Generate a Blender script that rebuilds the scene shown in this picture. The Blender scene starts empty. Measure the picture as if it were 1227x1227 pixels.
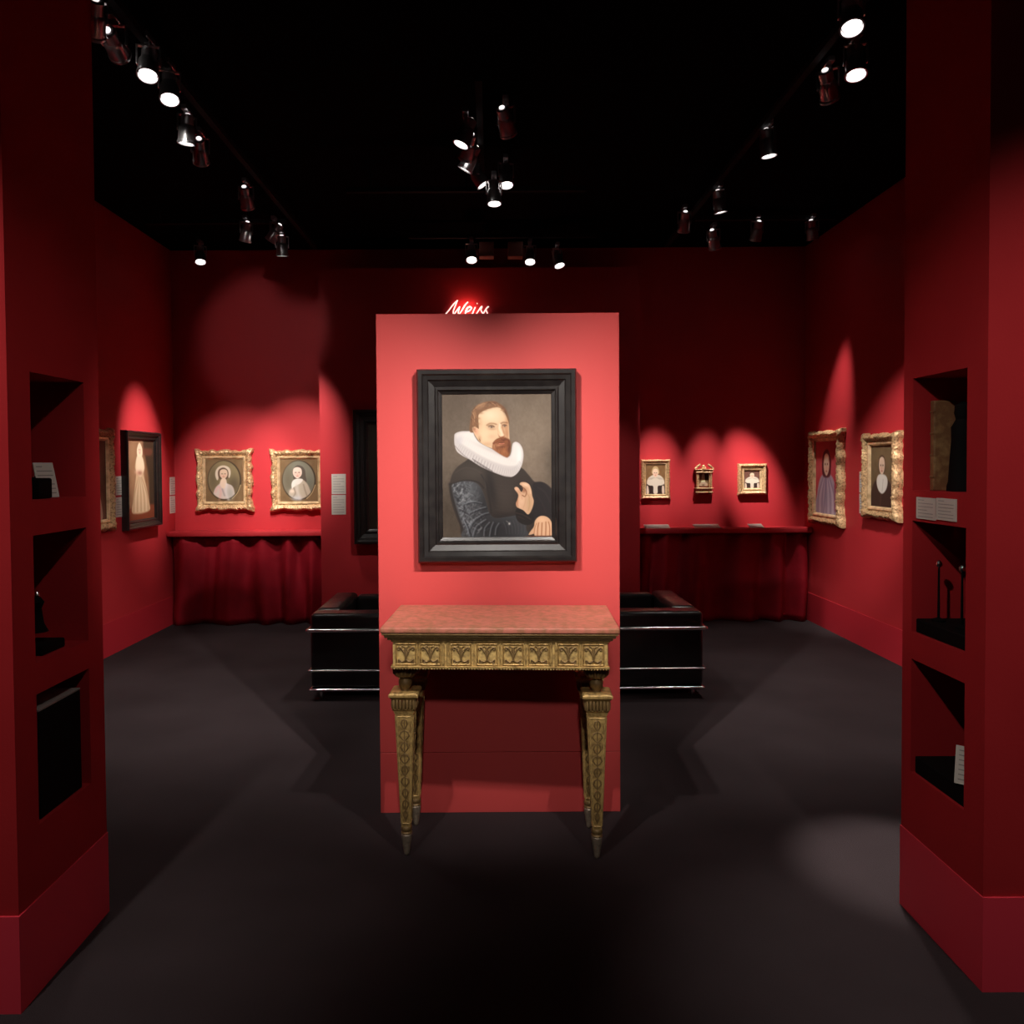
import bpy, bmesh, math, random
import numpy as np
from mathutils import Vector, Matrix, Quaternion
random.seed(4); rng = np.random.default_rng(7)
SC = bpy.context.scene; COL = SC.collection
PI = math.pi; R = math.radians

# ------------------------------------------------------------------ camera
FPX = 900.0; TH = math.atan(22/FPX); RO = R(.38); CX, CY = 590.3, 578.0; EYE = 1.5
fw = Vector((0, math.cos(TH), -math.sin(TH)))
_r = Vector((1, 0, 0)); _u = Vector((0, math.sin(TH), math.cos(TH)))
cr = _r*math.cos(RO) - _u*math.sin(RO); cu = _u*math.cos(RO) + _r*math.sin(RO)
def P(px, py, X=None, Y=None, Z=None):          # where a sight line of the survey meets a wall, floor or height
    d = fw + cr*(px-CX)/FPX - cu*(py-CY)/FPX
    t = X/d.x if X is not None else Y/d.y if Y is not None else (Z-EYE)/d.z
    return Vector((d.x*t, d.y*t, EYE + d.z*t))
cam = bpy.data.cameras.new('camera'); co = bpy.data.objects.new('camera', cam); COL.objects.link(co)
co.matrix_world = Matrix.Translation((0, 0, EYE)) @ Matrix((cr, cu, -fw)).transposed().to_4x4()
cam.sensor_fit = 'HORIZONTAL'; cam.sensor_width = 36; cam.lens = 36*FPX/1227
cam.shift_x = (613.5-CX)/1227; cam.shift_y = (CY-613.5)/1227; cam.clip_start = .05
SC.camera = co
SC.view_settings.view_transform = 'Standard'; SC.view_settings.look = 'None'
SC.view_settings.gamma = 1; SC.view_settings.use_curve_mapping = False; SC.view_settings.exposure = 0

# ------------------------------------------------------------------ materials
def lin(c):
    return tuple(((v/255)/12.92 if v/255 <= .04045 else ((v/255+.055)/1.055)**2.4) for v in c)
def mat(name, base, rough=.5, metal=0, spec=.5, noise=None, bump=None, coat=0, emit=None):
    m = bpy.data.materials.new(name); m.use_nodes = True; nt = m.node_tree; b = nt.nodes['Principled BSDF']
    b.inputs['Base Color'].default_value = (*base, 1); b.inputs['Roughness'].default_value = rough
    b.inputs['Metallic'].default_value = metal; b.inputs['Specular IOR Level'].default_value = spec
    b.inputs['Coat Weight'].default_value = coat
    if emit: b.inputs['Emission Color'].default_value = (*emit[0], 1); b.inputs['Emission Strength'].default_value = emit[1]
    tc = nt.nodes.new('ShaderNodeTexCoord')
    if noise:                                     # (scale, second colour, detail, lo, hi)
        n = nt.nodes.new('ShaderNodeTexNoise'); n.inputs['Scale'].default_value = noise[0]; n.inputs['Detail'].default_value = noise[2]
        nt.links.new(tc.outputs['Object'], n.inputs['Vector'])
        r = nt.nodes.new('ShaderNodeValToRGB'); r.color_ramp.elements[0].position = noise[3]; r.color_ramp.elements[1].position = noise[4]
        r.color_ramp.elements[0].color = (*base, 1); r.color_ramp.elements[1].color = (*noise[1], 1)
        nt.links.new(n.outputs['Fac'], r.inputs['Fac']); nt.links.new(r.outputs['Color'], b.inputs['Base Color'])
    if bump:                                      # (scale, strength, distance)
        n = nt.nodes.new('ShaderNodeTexNoise'); n.inputs['Scale'].default_value = bump[0]; n.inputs['Detail'].default_value = 6
        nt.links.new(tc.outputs['Object'], n.inputs['Vector'])
        bp = nt.nodes.new('ShaderNodeBump'); bp.inputs['Strength'].default_value = bump[1]; bp.inputs['Distance'].default_value = bump[2]
        nt.links.new(n.outputs['Fac'], bp.inputs['Height']); nt.links.new(bp.outputs['Normal'], b.inputs['Normal'])
    return m
RED = (.50, .026, .034)
M = {}
M['wall'] = mat('red_wall_paint', RED, .62, spec=.35, noise=(1.3, (.46, .021, .029), 4, .35, .7), bump=(90, .08, .004))
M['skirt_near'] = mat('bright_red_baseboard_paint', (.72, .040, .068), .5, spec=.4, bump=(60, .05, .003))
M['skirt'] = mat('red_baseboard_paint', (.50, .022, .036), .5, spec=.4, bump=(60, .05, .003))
M['portal'] = mat('shaded_red_matte_wall_paint', (.40, .016, .020), .8, spec=.2, noise=(3, (.36, .013, .017), 5, .35, .7), bump=(120, .12, .004))  # same red as the walls, deepened to carry the shade on the portal
M['panel'] = mat('lit_red_partition_paint', (.53, .056, .054), .6, spec=.35, bump=(60, .04, .003))  # same red as the walls, made pinker to carry the strong light here
M['black'] = mat('black_ceiling_paint', (.0025, .0022, .0025), .95, spec=.05)
M['carpet'] = mat('charcoal_carpet', (.034, .0245, .0265), .95, spec=.10, noise=(1.6, (.048, .035, .038), 8, .35, .7), bump=(350, .6, .006))
M['ebony'] = mat('ebonised_wood', (.010, .008, .008), .30, spec=.6, bump=(14, .10, .003), noise=(25, (.018, .015, .014), 5, .4, .7))
M['gilt'] = mat('gilded_carving', (.70, .46, .24), .42, metal=.4, noise=(75, (.20, .10, .04), 6, .46, .70), bump=(70, .8, .006))
M['gilt_smooth'] = mat('gilded_sight_edge', (.85, .62, .36), .35, metal=.4, noise=(20, (.5, .32, .16), 4, .4, .7))
M['oldgold'] = mat('aged_gilt_wood', (.62, .40, .14), .45, metal=.35, noise=(55, (.24, .14, .05), 7, .42, .70), bump=(90, .7, .004))
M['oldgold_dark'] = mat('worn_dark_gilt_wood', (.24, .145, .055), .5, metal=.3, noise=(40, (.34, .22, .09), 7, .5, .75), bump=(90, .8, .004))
M['goldfield'] = mat('pale_gold_ground', (.78, .53, .19), .5, metal=.25, noise=(60, (.36, .23, .09), 6, .4, .7), bump=(120, .4, .003))
M['ferrule'] = mat('dull_brass_foot', (.38, .30, .22), .38, metal=.4, noise=(60, (.20, .15, .11), 5, .4, .7))
M['marble'] = mat('red_brown_marble', (.58, .19, .135), .42, spec=.35, noise=(38, (.36, .15, .08), 9, .38, .66), bump=(70, .2, .002))
M['leather'] = mat('black_leather', (.006, .005, .005), .30, spec=.6, noise=(6, (.012, .009, .009), 5, .4, .7), bump=(9, .35, .02))
M['chrome'] = mat('polished_chrome', (.85, .85, .86), .22, metal=1)
M['velvet'] = mat('dark_red_curtain', (.30, .006, .016), .7, spec=.2, noise=(5, (.22, .004, .012), 5, .35, .7), bump=(25, .3, .01))
M['card'] = mat('cream_card', (.62, .56, .50), .7, spec=.3)
M['ink'] = mat('grey_print', (.30, .27, .25), .8)
M['lamp'] = mat('brushed_aluminium', (.55, .54, .55), .28, metal=.9)
M['lampblack'] = mat('black_metal', (.008, .008, .009), .8, metal=.3)
M['lens'] = mat('lit_lamp_lens', (1, 1, 1), .3, emit=((1, .93, .88), 4))
M['glintglow'] = mat('rear_glint_glow', (1, 1, 1), .3, emit=((1, .90, .88), 1.6))  # glow that imitates glints on the lamp housings
M['neon'] = mat('lit_sign_tube', (1, .9, .85), .4, emit=((1, .74, .68), 1.25))
M['brownbox'] = mat('brown_painted_metal', (.26, .12, .09), .6)
M['blackbox'] = mat('black_velvet', (.004, .003, .003), .8, spec=.1)
M['greytop'] = mat('grey_painted_top', (.26, .22, .21), .5)
M['silver'] = mat('silver', (.8, .78, .76), .2, metal=1)
M['leatherbook'] = mat('brown_gilt_leather', (.20, .09, .04), .45, noise=(40, (.34, .19, .08), 6, .45, .7), bump=(60, .3, .003))
g = mat('clear_glass', (1, 1, 1), .02, spec=.5); g.node_tree.nodes['Principled BSDF'].inputs['Transmission Weight'].default_value = 1
M['glass'] = g
def paint_mat():
    m = bpy.data.materials.new('oil_paint'); m.use_nodes = True; nt = m.node_tree; b = nt.nodes['Principled BSDF']
    a = nt.nodes.new('ShaderNodeAttribute'); a.attribute_name = 'paint'
    nt.links.new(a.outputs['Color'], b.inputs['Base Color']); b.inputs['Roughness'].default_value = .55
    b.inputs['Specular IOR Level'].default_value = .25
    tc = nt.nodes.new('ShaderNodeTexCoord'); n = nt.nodes.new('ShaderNodeTexNoise'); n.inputs['Scale'].default_value = 60
    bp = nt.nodes.new('ShaderNodeBump'); bp.inputs['Strength'].default_value = .1; bp.inputs['Distance'].default_value = .002
    nt.links.new(tc.outputs['Object'], n.inputs['Vector']); nt.links.new(n.outputs['Fac'], bp.inputs['Height']); nt.links.new(bp.outputs['Normal'], b.inputs['Normal'])
    return m
M['paint'] = paint_mat()

# ------------------------------------------------------------------ object helpers
def tag(o, label=None, cat=None, group=None, kind=None):
    if label: o['label'] = label
    if cat: o['category'] = cat
    if group: o['group'] = group
    if kind: o['kind'] = kind
    return o
def thing(name, label, cat, loc=(0, 0, 0), rz=0, group=None):
    o = bpy.data.objects.new(name, None); COL.objects.link(o); o.empty_display_size = .1
    o.location = loc; o.rotation_euler = (0, 0, rz); return tag(o, label, cat, group)
def obj(name, bm, m, parent=None, smooth=False, angle=40):
    bmesh.ops.recalc_face_normals(bm, faces=bm.faces)
    me = bpy.data.meshes.new(name); bm.to_mesh(me); bm.free()
    if isinstance(m, (list, tuple)):
        for q in m: me.materials.append(q)
    else: me.materials.append(m)
    if smooth:
        for p in me.polygons: p.use_smooth = True
        me.set_sharp_from_angle(angle=R(angle))
    o = bpy.data.objects.new(name, me); COL.objects.link(o)
    if parent: o.parent = parent
    return o
def share(src, name, parent, loc=(0, 0, 0), rot=None):
    o = src.copy(); o.name = name; COL.objects.link(o); o.parent = parent; o.location = loc
    if rot is not None: o.rotation_euler = rot
    return o
def box(bm, x0, x1, y0, y1, z0, z1, bev=0, seg=2):
    r = bmesh.ops.create_cube(bm, size=1)['verts']
    for v in r: v.co = Vector(((x0+x1)/2+v.co.x*(x1-x0), (y0+y1)/2+v.co.y*(y1-y0), (z0+z1)/2+v.co.z*(z1-z0)))
    if bev:
        es = list({e for v in r for e in v.link_edges})
        bmesh.ops.bevel(bm, geom=es, offset=bev, segments=seg, affect='EDGES', profile=.5)
    return r
def lathe(bm, prof, n=20, c=(0, 0, 0), axis='z', flute=0, fz=None, nfl=12):
    rings = []
    for r, z in prof:
        ring = []
        for i in range(n):
            a = 2*PI*i/n; rr = r
            if flute and (fz is None or fz[0] <= z <= fz[1]): rr = r*(1+flute*math.cos(a*nfl))
            x, y = rr*math.cos(a), rr*math.sin(a)
            p = (x, y, z) if axis == 'z' else (x, -z, y)
            ring.append(bm.verts.new((c[0]+p[0], c[1]+p[1], c[2]+p[2])))
        rings.append(ring)
    for a, b in zip(rings, rings[1:]):
        for i in range(n): bm.faces.new((a[i], a[(i+1) % n], b[(i+1) % n], b[i]))
    bm.faces.new(rings[0]); bm.faces.new(rings[-1][::-1])
def sqlathe(bm, prof, c=(0, 0, 0)):               # square section
    rings = []
    for r, z in prof:
        rings.append([bm.verts.new((c[0]+sx*r, c[1]+sy*r, c[2]+z)) for sx, sy in ((-1, -1), (1, -1), (1, 1), (-1, 1))])
    for a, b in zip(rings, rings[1:]):
        for i in range(4): bm.faces.new((a[i], a[(i+1) % 4], b[(i+1) % 4], b[i]))
    bm.faces.new(rings[0]); bm.faces.new(rings[-1][::-1])
def tube(bm, pts, rad, n=8, closed=False):
    pts = [Vector(p) for p in pts]; N = len(pts)
    rad = rad if isinstance(rad, (list, tuple)) else [rad]*N
    rings = []; up = None
    for i, p in enumerate(pts):
        if closed: t = pts[(i+1) % N]-pts[i-1]
        else: t = pts[min(i+1, N-1)]-pts[max(i-1, 0)]
        t.normalize()
        if up is None: up = Vector((0, 0, 1)) if abs(t.z) < .9 else Vector((1, 0, 0))
        s = t.cross(up)
        if s.length < 1e-4: s = t.orthogonal()
        s.normalize(); up = s.cross(t).normalized()
        rings.append([bm.verts.new(p+(s*math.cos(2*PI*k/n)+up*math.sin(2*PI*k/n))*rad[i]) for k in range(n)])
    m = N if closed else N-1
    for i in range(m):
        a, b = rings[i], rings[(i+1) % N]
        for k in range(n): bm.faces.new((a[k], a[(k+1) % n], b[(k+1) % n], b[k]))
    if not closed: bm.faces.new(rings[0]); bm.faces.new(rings[-1][::-1])
def cat(pts, n=8, closed=False):                  # Catmull-Rom
    P_ = [np.array(p, float) for p in pts]; N = len(P_); out = []
    for i in range(N if closed else N-1):
        p0 = P_[(i-1) % N] if closed or i > 0 else P_[0]; p1 = P_[i]; p2 = P_[(i+1) % N]
        p3 = P_[(i+2) % N] if closed or i+2 < N else P_[-1]
        for k in range(n):
            t = k/n
            out.append(.5*((2*p1)+(-p0+p2)*t+(2*p0-5*p1+4*p2-p3)*t*t+(-p0+3*p1-3*p2+p3)*t**3))
    if not closed: out.append(P_[-1])
    return out
def struct(name, bm, m, **k): return tag(obj(name, bm, m, **k), kind='structure')

# ------------------------------------------------------------------ room shell
XL, XR, YB, CEIL = -3.05, 2.99, 7.2, 3.55
bm = bmesh.new(); box(bm, -3.4, 3.4, -2.2, 7.5, -.1, 0); struct('floor', bm, M['carpet'])
bm = bmesh.new(); box(bm, -3.4, 3.4, -2.2, 7.5, CEIL, CEIL+.1); struct('ceiling', bm, M['black'])
bm = bmesh.new(); box(bm, XL-.2, XL, 2.5, YB+.2, 0, CEIL); struct('wall_left', bm, M['wall'])
bm = bmesh.new(); box(bm, XR, XR+.2, 2.52, YB+.2, 0, CEIL); struct('wall_right', bm, M['wall'])
bm = bmesh.new(); box(bm, XL, XR, YB, YB+.2, 0, CEIL); struct('wall_back', bm, M['wall'])
BX0, BX1, BY, BZ = -1.56, 1.333, 6.8, 3.265
bm = bmesh.new(); box(bm, BX0, BX1, BY, YB, 0, BZ); struct('wall_centre', bm, M['wall'])
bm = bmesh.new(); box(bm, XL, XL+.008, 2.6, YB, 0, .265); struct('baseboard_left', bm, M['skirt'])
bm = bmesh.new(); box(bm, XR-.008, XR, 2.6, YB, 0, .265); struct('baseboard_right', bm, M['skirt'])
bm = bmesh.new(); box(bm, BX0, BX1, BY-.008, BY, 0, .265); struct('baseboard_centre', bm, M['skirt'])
def portal(side, face, y0, y1, n0, n1):
    s = -1 if side == 'left' else 1; out = s*3.4; dp = .30
    def bx(bm, a, b, *r): box(bm, min(a, b), max(a, b), *r)
    bm = bmesh.new()
    bx(bm, face+s*dp, out, y0, y1, 0, CEIL)
    bx(bm, face, face+s*dp, y0, n0, 0, CEIL); bx(bm, face, face+s*dp, n1, y1, 0, CEIL)
    for a, b in ((0, .475), (.85, .94), (1.305, 1.405), (1.77, CEIL)): bx(bm, face, face+s*dp, n0, n1, a, b)
    struct('wall_front_'+side, bm, M['portal'])
    bm = bmesh.new(); bx(bm, face-s*.004, face, y0-.006, y1, 0, .27); bx(bm, face, out, y0-.006, y0, 0, .27)
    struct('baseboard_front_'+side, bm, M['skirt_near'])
portal('left', -1.307, 2.03, 2.50, 2.13, 2.41)
portal('right', 1.376, 2.09, 2.515, 2.18, 2.46)

# freestanding partition with the big portrait
t = thing('display_partition', 'tall freestanding red partition panel standing behind the gilded table', 'partition', (.025, 3.2, 0))
bm = bmesh.new(); box(bm, -.516, .516, 0, .14, .262, 2.138, .0015, 1); obj('panel', bm, M['panel'], t)
bm = bmesh.new(); box(bm, -.516, .516, 0, .14, 0, .26, .0015, 1); obj('plinth', bm, M['panel'], t)

# ledges and curtains under the back walls
def ledge(x0, x1, zt, lab, lab2):
    bm = bmesh.new(); box(bm, x0, x1, 6.99, YB, zt-.045, zt, .006); tag(obj('wall_ledge', bm, M['wall'], smooth=True), lab, 'shelf')
    bm = bmesh.new(); n = int((x1-x0)/.012); rows = 14; vs = []
    ph = random.random()*6
    for j in range(rows+1):
        f = j/rows; z = (zt-.05)*(1-f)+.004*f; row = []
        for i in range(n+1):
            x = x0+.01+(x1-x0-.02)*i/n; u = x*21+ph
            y = 7.068+(.036+.014*f)*math.sin(u+1.9*math.sin(x*4.1+ph)+.45*math.sin(f*4+x*3))+.008*math.sin(x*43+f*3+2*math.sin(x*7))
            row.append(bm.verts.new((x, y, z)))
        vs.append(row)
    for a, b in zip(vs, vs[1:]):
        for i in range(n): bm.faces.new((a[i], a[i+1], b[i+1], b[i]))
    o = obj('pleated_curtain', bm, M['velvet'], smooth=True, angle=180)
    s = o.modifiers.new('thickness', 'SOLIDIFY'); s.thickness = .004
    tag(o, lab2, 'curtain')
ledge(XL+.01, BX0-.003, .885, 'long red wall ledge beneath the two oval portraits, left of the centre wall', 'dark red pleated curtain hanging under the ledge with the oval portraits')
ledge(BX1+.003, XR-.01, .885, 'long red wall ledge beneath the three small framed pictures, right of the centre wall', 'dark red pleated curtain hanging under the ledge of the three small pictures')

# ------------------------------------------------------------------ painter (oil colours computed on a fine grid)
class Paint:
    def __init__(s, w, h, bg, ext):               # ext: (x0,y0,x1,y1) drawing units
        s.w, s.h = w, h; s.x0, s.y0, s.x1, s.y1 = ext
        xs = np.linspace(s.x0, s.x1, w); ys = np.linspace(s.y0, s.y1, h)
        s.X, s.Y = np.meshgrid(xs, ys); s.c = np.zeros((h, w, 3)); s.c[:] = bg
    def noise(s, n, seed=1):
        r = np.random.default_rng(seed); g_ = r.random((n+2, n+2)); fx = (s.X-s.x0)/(s.x1-s.x0)*n; fy = (s.Y-s.y0)/(s.y1-s.y0)*n
        ix = fx.astype(int); iy = fy.astype(int); tx = fx-ix; ty = fy-iy; tx = tx*tx*(3-2*tx); ty = ty*ty*(3-2*ty)
        return (g_[iy, ix]*(1-tx)+g_[iy, ix+1]*tx)*(1-ty)+(g_[iy+1, ix]*(1-tx)+g_[iy+1, ix+1]*tx)*ty
    def mix(s, a, col):
        col = np.array(col, float)
        s.c = s.c*(1-a[..., None])+col*a[..., None]
    def dist(s, pts, closed=True):
        pts = np.array(pts); best = np.full(s.X.shape, 1e9); ins = np.zeros(s.X.shape, bool)
        n = len(pts)
        for i in range(n if closed else n-1):
            ax, ay = pts[i]; bx_, by_ = pts[(i+1) % n]; dx, dy = bx_-ax, by_-ay; L = dx*dx+dy*dy+1e-9
            tt = np.clip(((s.X-ax)*dx+(s.Y-ay)*dy)/L, 0, 1); d = np.hypot(s.X-ax-tt*dx, s.Y-ay-tt*dy); best = np.minimum(best, d)
            if closed and ay != by_:
                c_ = ((ay > s.Y) != (by_ > s.Y)) & (s.X < (bx_-ax)*(s.Y-ay)/(by_-ay)+ax); ins ^= c_
        return np.where(ins, -best, best) if closed else best
    def poly(s, pts, col, soft=4, a=1, smooth=True, clip=None):
        p = cat(pts, 5, True) if smooth else pts
        d = s.dist(p); m = np.clip(.5-d/soft, 0, 1); m = m*m*(3-2*m)*a
        if clip is not None: m = m*clip
        s.mix(m, col); return np.clip(.5-d/soft, 0, 1)
    def line(s, pts, col, w=2, soft=3, a=1, clip=None):
        p = cat(pts, 5) if len(pts) > 2 else pts
        d = s.dist(p, False)-w/2; m = np.clip(.5-d/soft, 0, 1)*a
        if clip is not None: m = m*clip
        s.mix(m, col)
    def blob(s, x, y, rx, ry, col, a=1, ang=0, p=1, clip=None):
        ca, sa = math.cos(ang), math.sin(ang); u = ((s.X-x)*ca+(s.Y-y)*sa)/rx; v = (-(s.X-x)*sa+(s.Y-y)*ca)/ry
        m = np.exp(-((u*u+v*v)**p))*a
        if clip is not None: m = m*clip
        s.mix(m, col)
    def canvas(s, name, W, H, parent, y, z=0, gain=1.0):   # mesh facing -Y, centred on x=0,z
        bm = bmesh.new(); vs = []
        c = np.clip(s.c, 0, 255)/255; L = np.where(c <= .04045, c/12.92, ((c+.055)/1.055)**2.4)*gain
        me = bpy.data.meshes.new(name); w, h = s.w, s.h
        gx, gz = np.meshgrid(np.linspace(-W/2, W/2, w), np.linspace(H/2, -H/2, h))
        v = np.stack([gx.ravel(), np.full(w*h, y), gz.ravel()+z], 1)
        idx = np.arange(w*h).reshape(h, w)
        f = np.stack([idx[:-1, :-1], idx[1:, :-1], idx[1:, 1:], idx[:-1, 1:]], -1).reshape(-1, 4)
        me.from_pydata(v.tolist(), [], f.tolist()); bm.free()
        at = me.attributes.new('paint', 'FLOAT_COLOR', 'POINT')
        at.data.foreach_set('color', np.concatenate([L.reshape(-1, 3), np.ones((w*h, 1))], 1).astype(np.float32).ravel())
        me.materials.append(M['paint']); o = bpy.data.objects.new(name, me); COL.objects.link(o); o.parent = parent
        return o

# frames: rectangular mitred sweep facing -Y
def frame_mesh(w, h, prof, nside=2, wave=None, bead=None):
    bm = bmesh.new(); rings = []
    ns = nside
    for k, (d, z) in enumerate(prof):
        hw, hh = w/2-d, h/2-d; ring = []
        cs = [(-hw, -hh), (hw, -hh), (hw, hh), (-hw, hh)]; nm = [(0, -1), (1, 0), (0, 1), (-1, 0)]
        for q in range(4):
            a, b = cs[q], cs[(q+1) % 4]
            for i in range(ns):
                f = i/ns; x = a[0]+(b[0]-a[0])*f; y = a[1]+(b[1]-a[1])*f; zz = z
                if wave:
                    o = wave(k, f, q)
                    x += nm[q][0]*o; y += nm[q][1]*o
                    if i == 0:
                        pn = nm[(q-1) % 4]; x += pn[0]*o; y += pn[1]*o
                if bead: zz += bead(k, f, q)
                ring.append(bm.verts.new((x, -zz, y)))
        rings.append(ring)
    n = 4*ns
    for a, b in zip(rings, rings[1:]):
        for i in range(n): bm.faces.new((a[i], a[(i+1) % n], b[(i+1) % n], b[i]))
    a = rings[0]; b = rings[-1]                   # back
    for i in range(n): bm.faces.new((a[(i+1) % n], a[i], b[i], b[(i+1) % n]))
    return bm
def rococo(amp, depth, w, nb=14):
    def wave(k, f, q):
        if k > 3: return 0
        t_ = 2*f-1; e = abs(t_)
        s = math.exp(-((e-.93)/.12)**2)*.8 + math.exp(-(t_/.12)**2)*1.0 + .25*math.cos(f*2*PI*7) + .35*math.sin(f*2*PI*3+.6)
        return amp*s*(1-.2*k)
    def bead(k, f, q):
        if k == 0: return .4*depth*math.sin(f*2*PI*9)
        return depth*(.5*math.sin(f*2*PI*nb+k*1.9)+.35*math.sin(f*2*PI*(nb*1.7)+k)+.4*math.cos(f*2*PI*4)) * (1 if k < 6 else .3)
    return wave, bead
BOXT = {}
def picture(name, label, ctr, rz, w, h, style, pnt, gain=1, fw_=.05, dep=.05):
    t = thing(name, label, 'painting', ctr, rz)
    if style == 'black':
        prof = [(0, 0), (0, dep*.80), (fw_*.06, dep), (fw_*.20, dep), (fw_*.26, dep*.86), (fw_*.42, dep*.80), (fw_*.47, dep*.66), (fw_*.70, dep*.52), (fw_*.76, dep*.58), (fw_*.82, dep*.58), (fw_*.86, dep*.42), (fw_*.97, dep*.34), (fw_, dep*.30), (fw_, .002)]
        obj('frame', frame_mesh(w, h, prof), M['ebony'], t, smooth=True, angle=20)
        pnt.canvas('canvas', w-2*fw_+.002, h-2*fw_+.002, t, -dep*.28, gain=gain)
    else:
        wv, bd = rococo(.019 if style == 'gilt' else .003, .007 if style == 'gilt' else .002, fw_)
        prof = [(0, 0), (-.002, dep*.45), (fw_*.10, dep*.85), (fw_*.25, dep), (fw_*.42, dep*.85), (fw_*.58, dep*.55), (fw_*.68, dep*.5)]
        obj('frame', frame_mesh(w, h, prof+[(fw_*.70, .004)], 72, wv, bd), M['gilt'], t, smooth=True, angle=60)
        q = fw_*.66
        p2 = [(0, .004), (0, dep*.55), (fw_*.08, dep*.66), (fw_*.20, dep*.62), (fw_*.34, dep*.40), (fw_*.34, .002)]
        obj('sight_edge', frame_mesh(w-2*q, h-2*q, p2), M['gilt_smooth'], t, smooth=True, angle=30)
        pnt.canvas('canvas', w-2*fw_+.002, h-2*fw_+.002, t, -dep*.36, gain=gain)
    return t

# ---- the big portrait: units = survey of the canvas
def portrait():
    p = Paint(290, 372, (106, 92, 79), (222, 232, 802, 978))
    n1 = p.noise(5, 3); n2 = p.noise(24, 4); n3 = p.noise(70, 5)
    p.blob(690, 470, 190, 300, (138, 121, 104), .75); p.blob(250, 860, 150, 250, (64, 55, 46), .75); p.blob(300, 260, 130, 150, (92, 78, 66), .5)
    p.blob(810, 600, 50, 110, (82, 72, 62), .7)
    p.c += ((n1-.5)*12+(n2-.5)*7+(n3-.5)*6)[..., None]
    D = (56, 48, 43)
    # doublet
    body = p.poly([(330, 590), (285, 630), (262, 690), (262, 760), (285, 850), (310, 910), (345, 985), (560, 990), (820, 990), (820, 760), (795, 720), (760, 695), (712, 690), (680, 655), (640, 615), (560, 590), (430, 540)], D, 8)
    p.blob(560, 760, 110, 110, (66, 57, 52), .8, clip=body); p.blob(390, 640, 80, 40, (72, 64, 58), .8, clip=body)
    p.blob(480, 720, 25, 120, (36, 31, 30), .8, ang=-.15, clip=body); p.blob(760, 800, 70, 90, (34, 30, 30), .85, clip=body)
    p.blob(560, 870, 90, 22, (34, 28, 27), .7, clip=body); p.blob(600, 690, 80, 40, (58, 48, 44), .6, clip=body)
    p.line([(430, 650), (455, 700), (470, 780), (480, 850)], (34, 30, 29), 7, 10, .8)
    p.line([(262, 700), (300, 690), (350, 680), (410, 690), (440, 720)], (34, 30, 30), 5, 8, .9)
    p.line([(290, 640), (340, 615), (400, 625), (440, 660), (452, 720)], (82, 74, 68), 3, 8, .45)
    for k in range(9):
        y = 700+k*22; p.line([(500, y), (560, y+10), (640, y+4)], (72, 64, 60), 2, 5, .25, clip=body)
    # satin sleeve
    sl = p.poly([(268, 712), (300, 692), (350, 684), (400, 694), (432, 730), (452, 790), (470, 850), (500, 878), (560, 872), (640, 862), (672, 880), (664, 930), (652, 985), (345, 985), (330, 930), (305, 860), (285, 790)], (72, 74, 78), 6)
    p.blob(500, 940, 150, 80, (38, 37, 39), .9, clip=sl); p.blob(450, 800, 46, 110, (40, 39, 41), .85, clip=sl)
    p.line([(262, 700), (280, 790), (312, 880), (350, 985)], (40, 35, 34), 14, 14, .9)
    p.blob(345, 760, 45, 70, (112, 114, 118), .8, ang=-.2, clip=sl); p.blob(345, 890, 34, 100, (106, 109, 114), .8, ang=-.3, clip=sl)
    r = random.Random(5)
    for k in range(210):
        f = r.random(); g_ = r.random(); x = 272+f*66+g_*112; y = 694+f*250+r.random()*30-g_*10; L = 12+r.random()*22; a_ = r.choice([-.9, -.6, -1.2, .5, .9, -1.5])
        c_ = r.choice([(150, 152, 156), (134, 137, 142), (38, 37, 41), (30, 29, 33), (34, 33, 37)])
        p.line([(x, y), (x+L*.5*math.cos(a_)+4, y+L*.5*math.sin(a_)), (x+L*math.cos(a_), y+L*math.sin(a_))], c_, 3.5, 8, .66*(1.1-.75*g_), clip=sl)
    for a_ in ([(350, 960), (375, 900), (430, 860), (465, 850)], [(380, 970), (400, 920), (450, 885)], [(360, 850), (410, 830), (450, 820)], [(340, 800), (380, 790), (430, 800)], [(440, 970), (445, 930), (470, 900)], [(470, 972), (478, 930), (490, 900)], [(500, 965), (505, 930), (520, 905)], [(330, 880), (352, 930), (362, 968)]):
        p.line(a_, (134, 139, 147), 4, 7, .7, clip=sl)
        p.line([(x+10, y+6) for x, y in a_], (28, 28, 33), 5, 7, .7, clip=sl)
    for k in range(7): p.line([(545+k*17, 900-k*3), (556+k*17, 925), (560+k*16, 960)], (84, 84, 88), 3, 6, .5, clip=sl)
    p.blob(576, 908, 5, 6, (225, 222, 215), .95); p.line([(560, 893), (572, 902)], (150, 146, 142), 2, 4, .8)
    # cuff of the raised arm
    p.poly([(610, 838), (640, 826), (680, 846), (712, 862), (700, 905), (660, 915), (618, 890)], (34, 29, 28), 6)
    p.line([(612, 852), (650, 862), (690, 886)], (92, 66, 52), 3, 6, .7); p.line([(622, 870), (655, 884)], (76, 56, 46), 3, 5, .6)
    # far sleeve
    p.poly([(700, 705), (745, 690), (785, 715), (812, 760), (815, 880), (770, 866), (722, 880), (700, 840), (716, 780)], (38, 33, 34), 9)
    p.line([(730, 720), (765, 745), (795, 800)], (62, 52, 52), 4, 12, .5); p.line([(722, 760), (750, 800), (770, 850)], (58, 48, 48), 3, 10, .5)
    # raised hand
    p.blob(650, 775, 46, 80, (36, 28, 26), .5)
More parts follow.
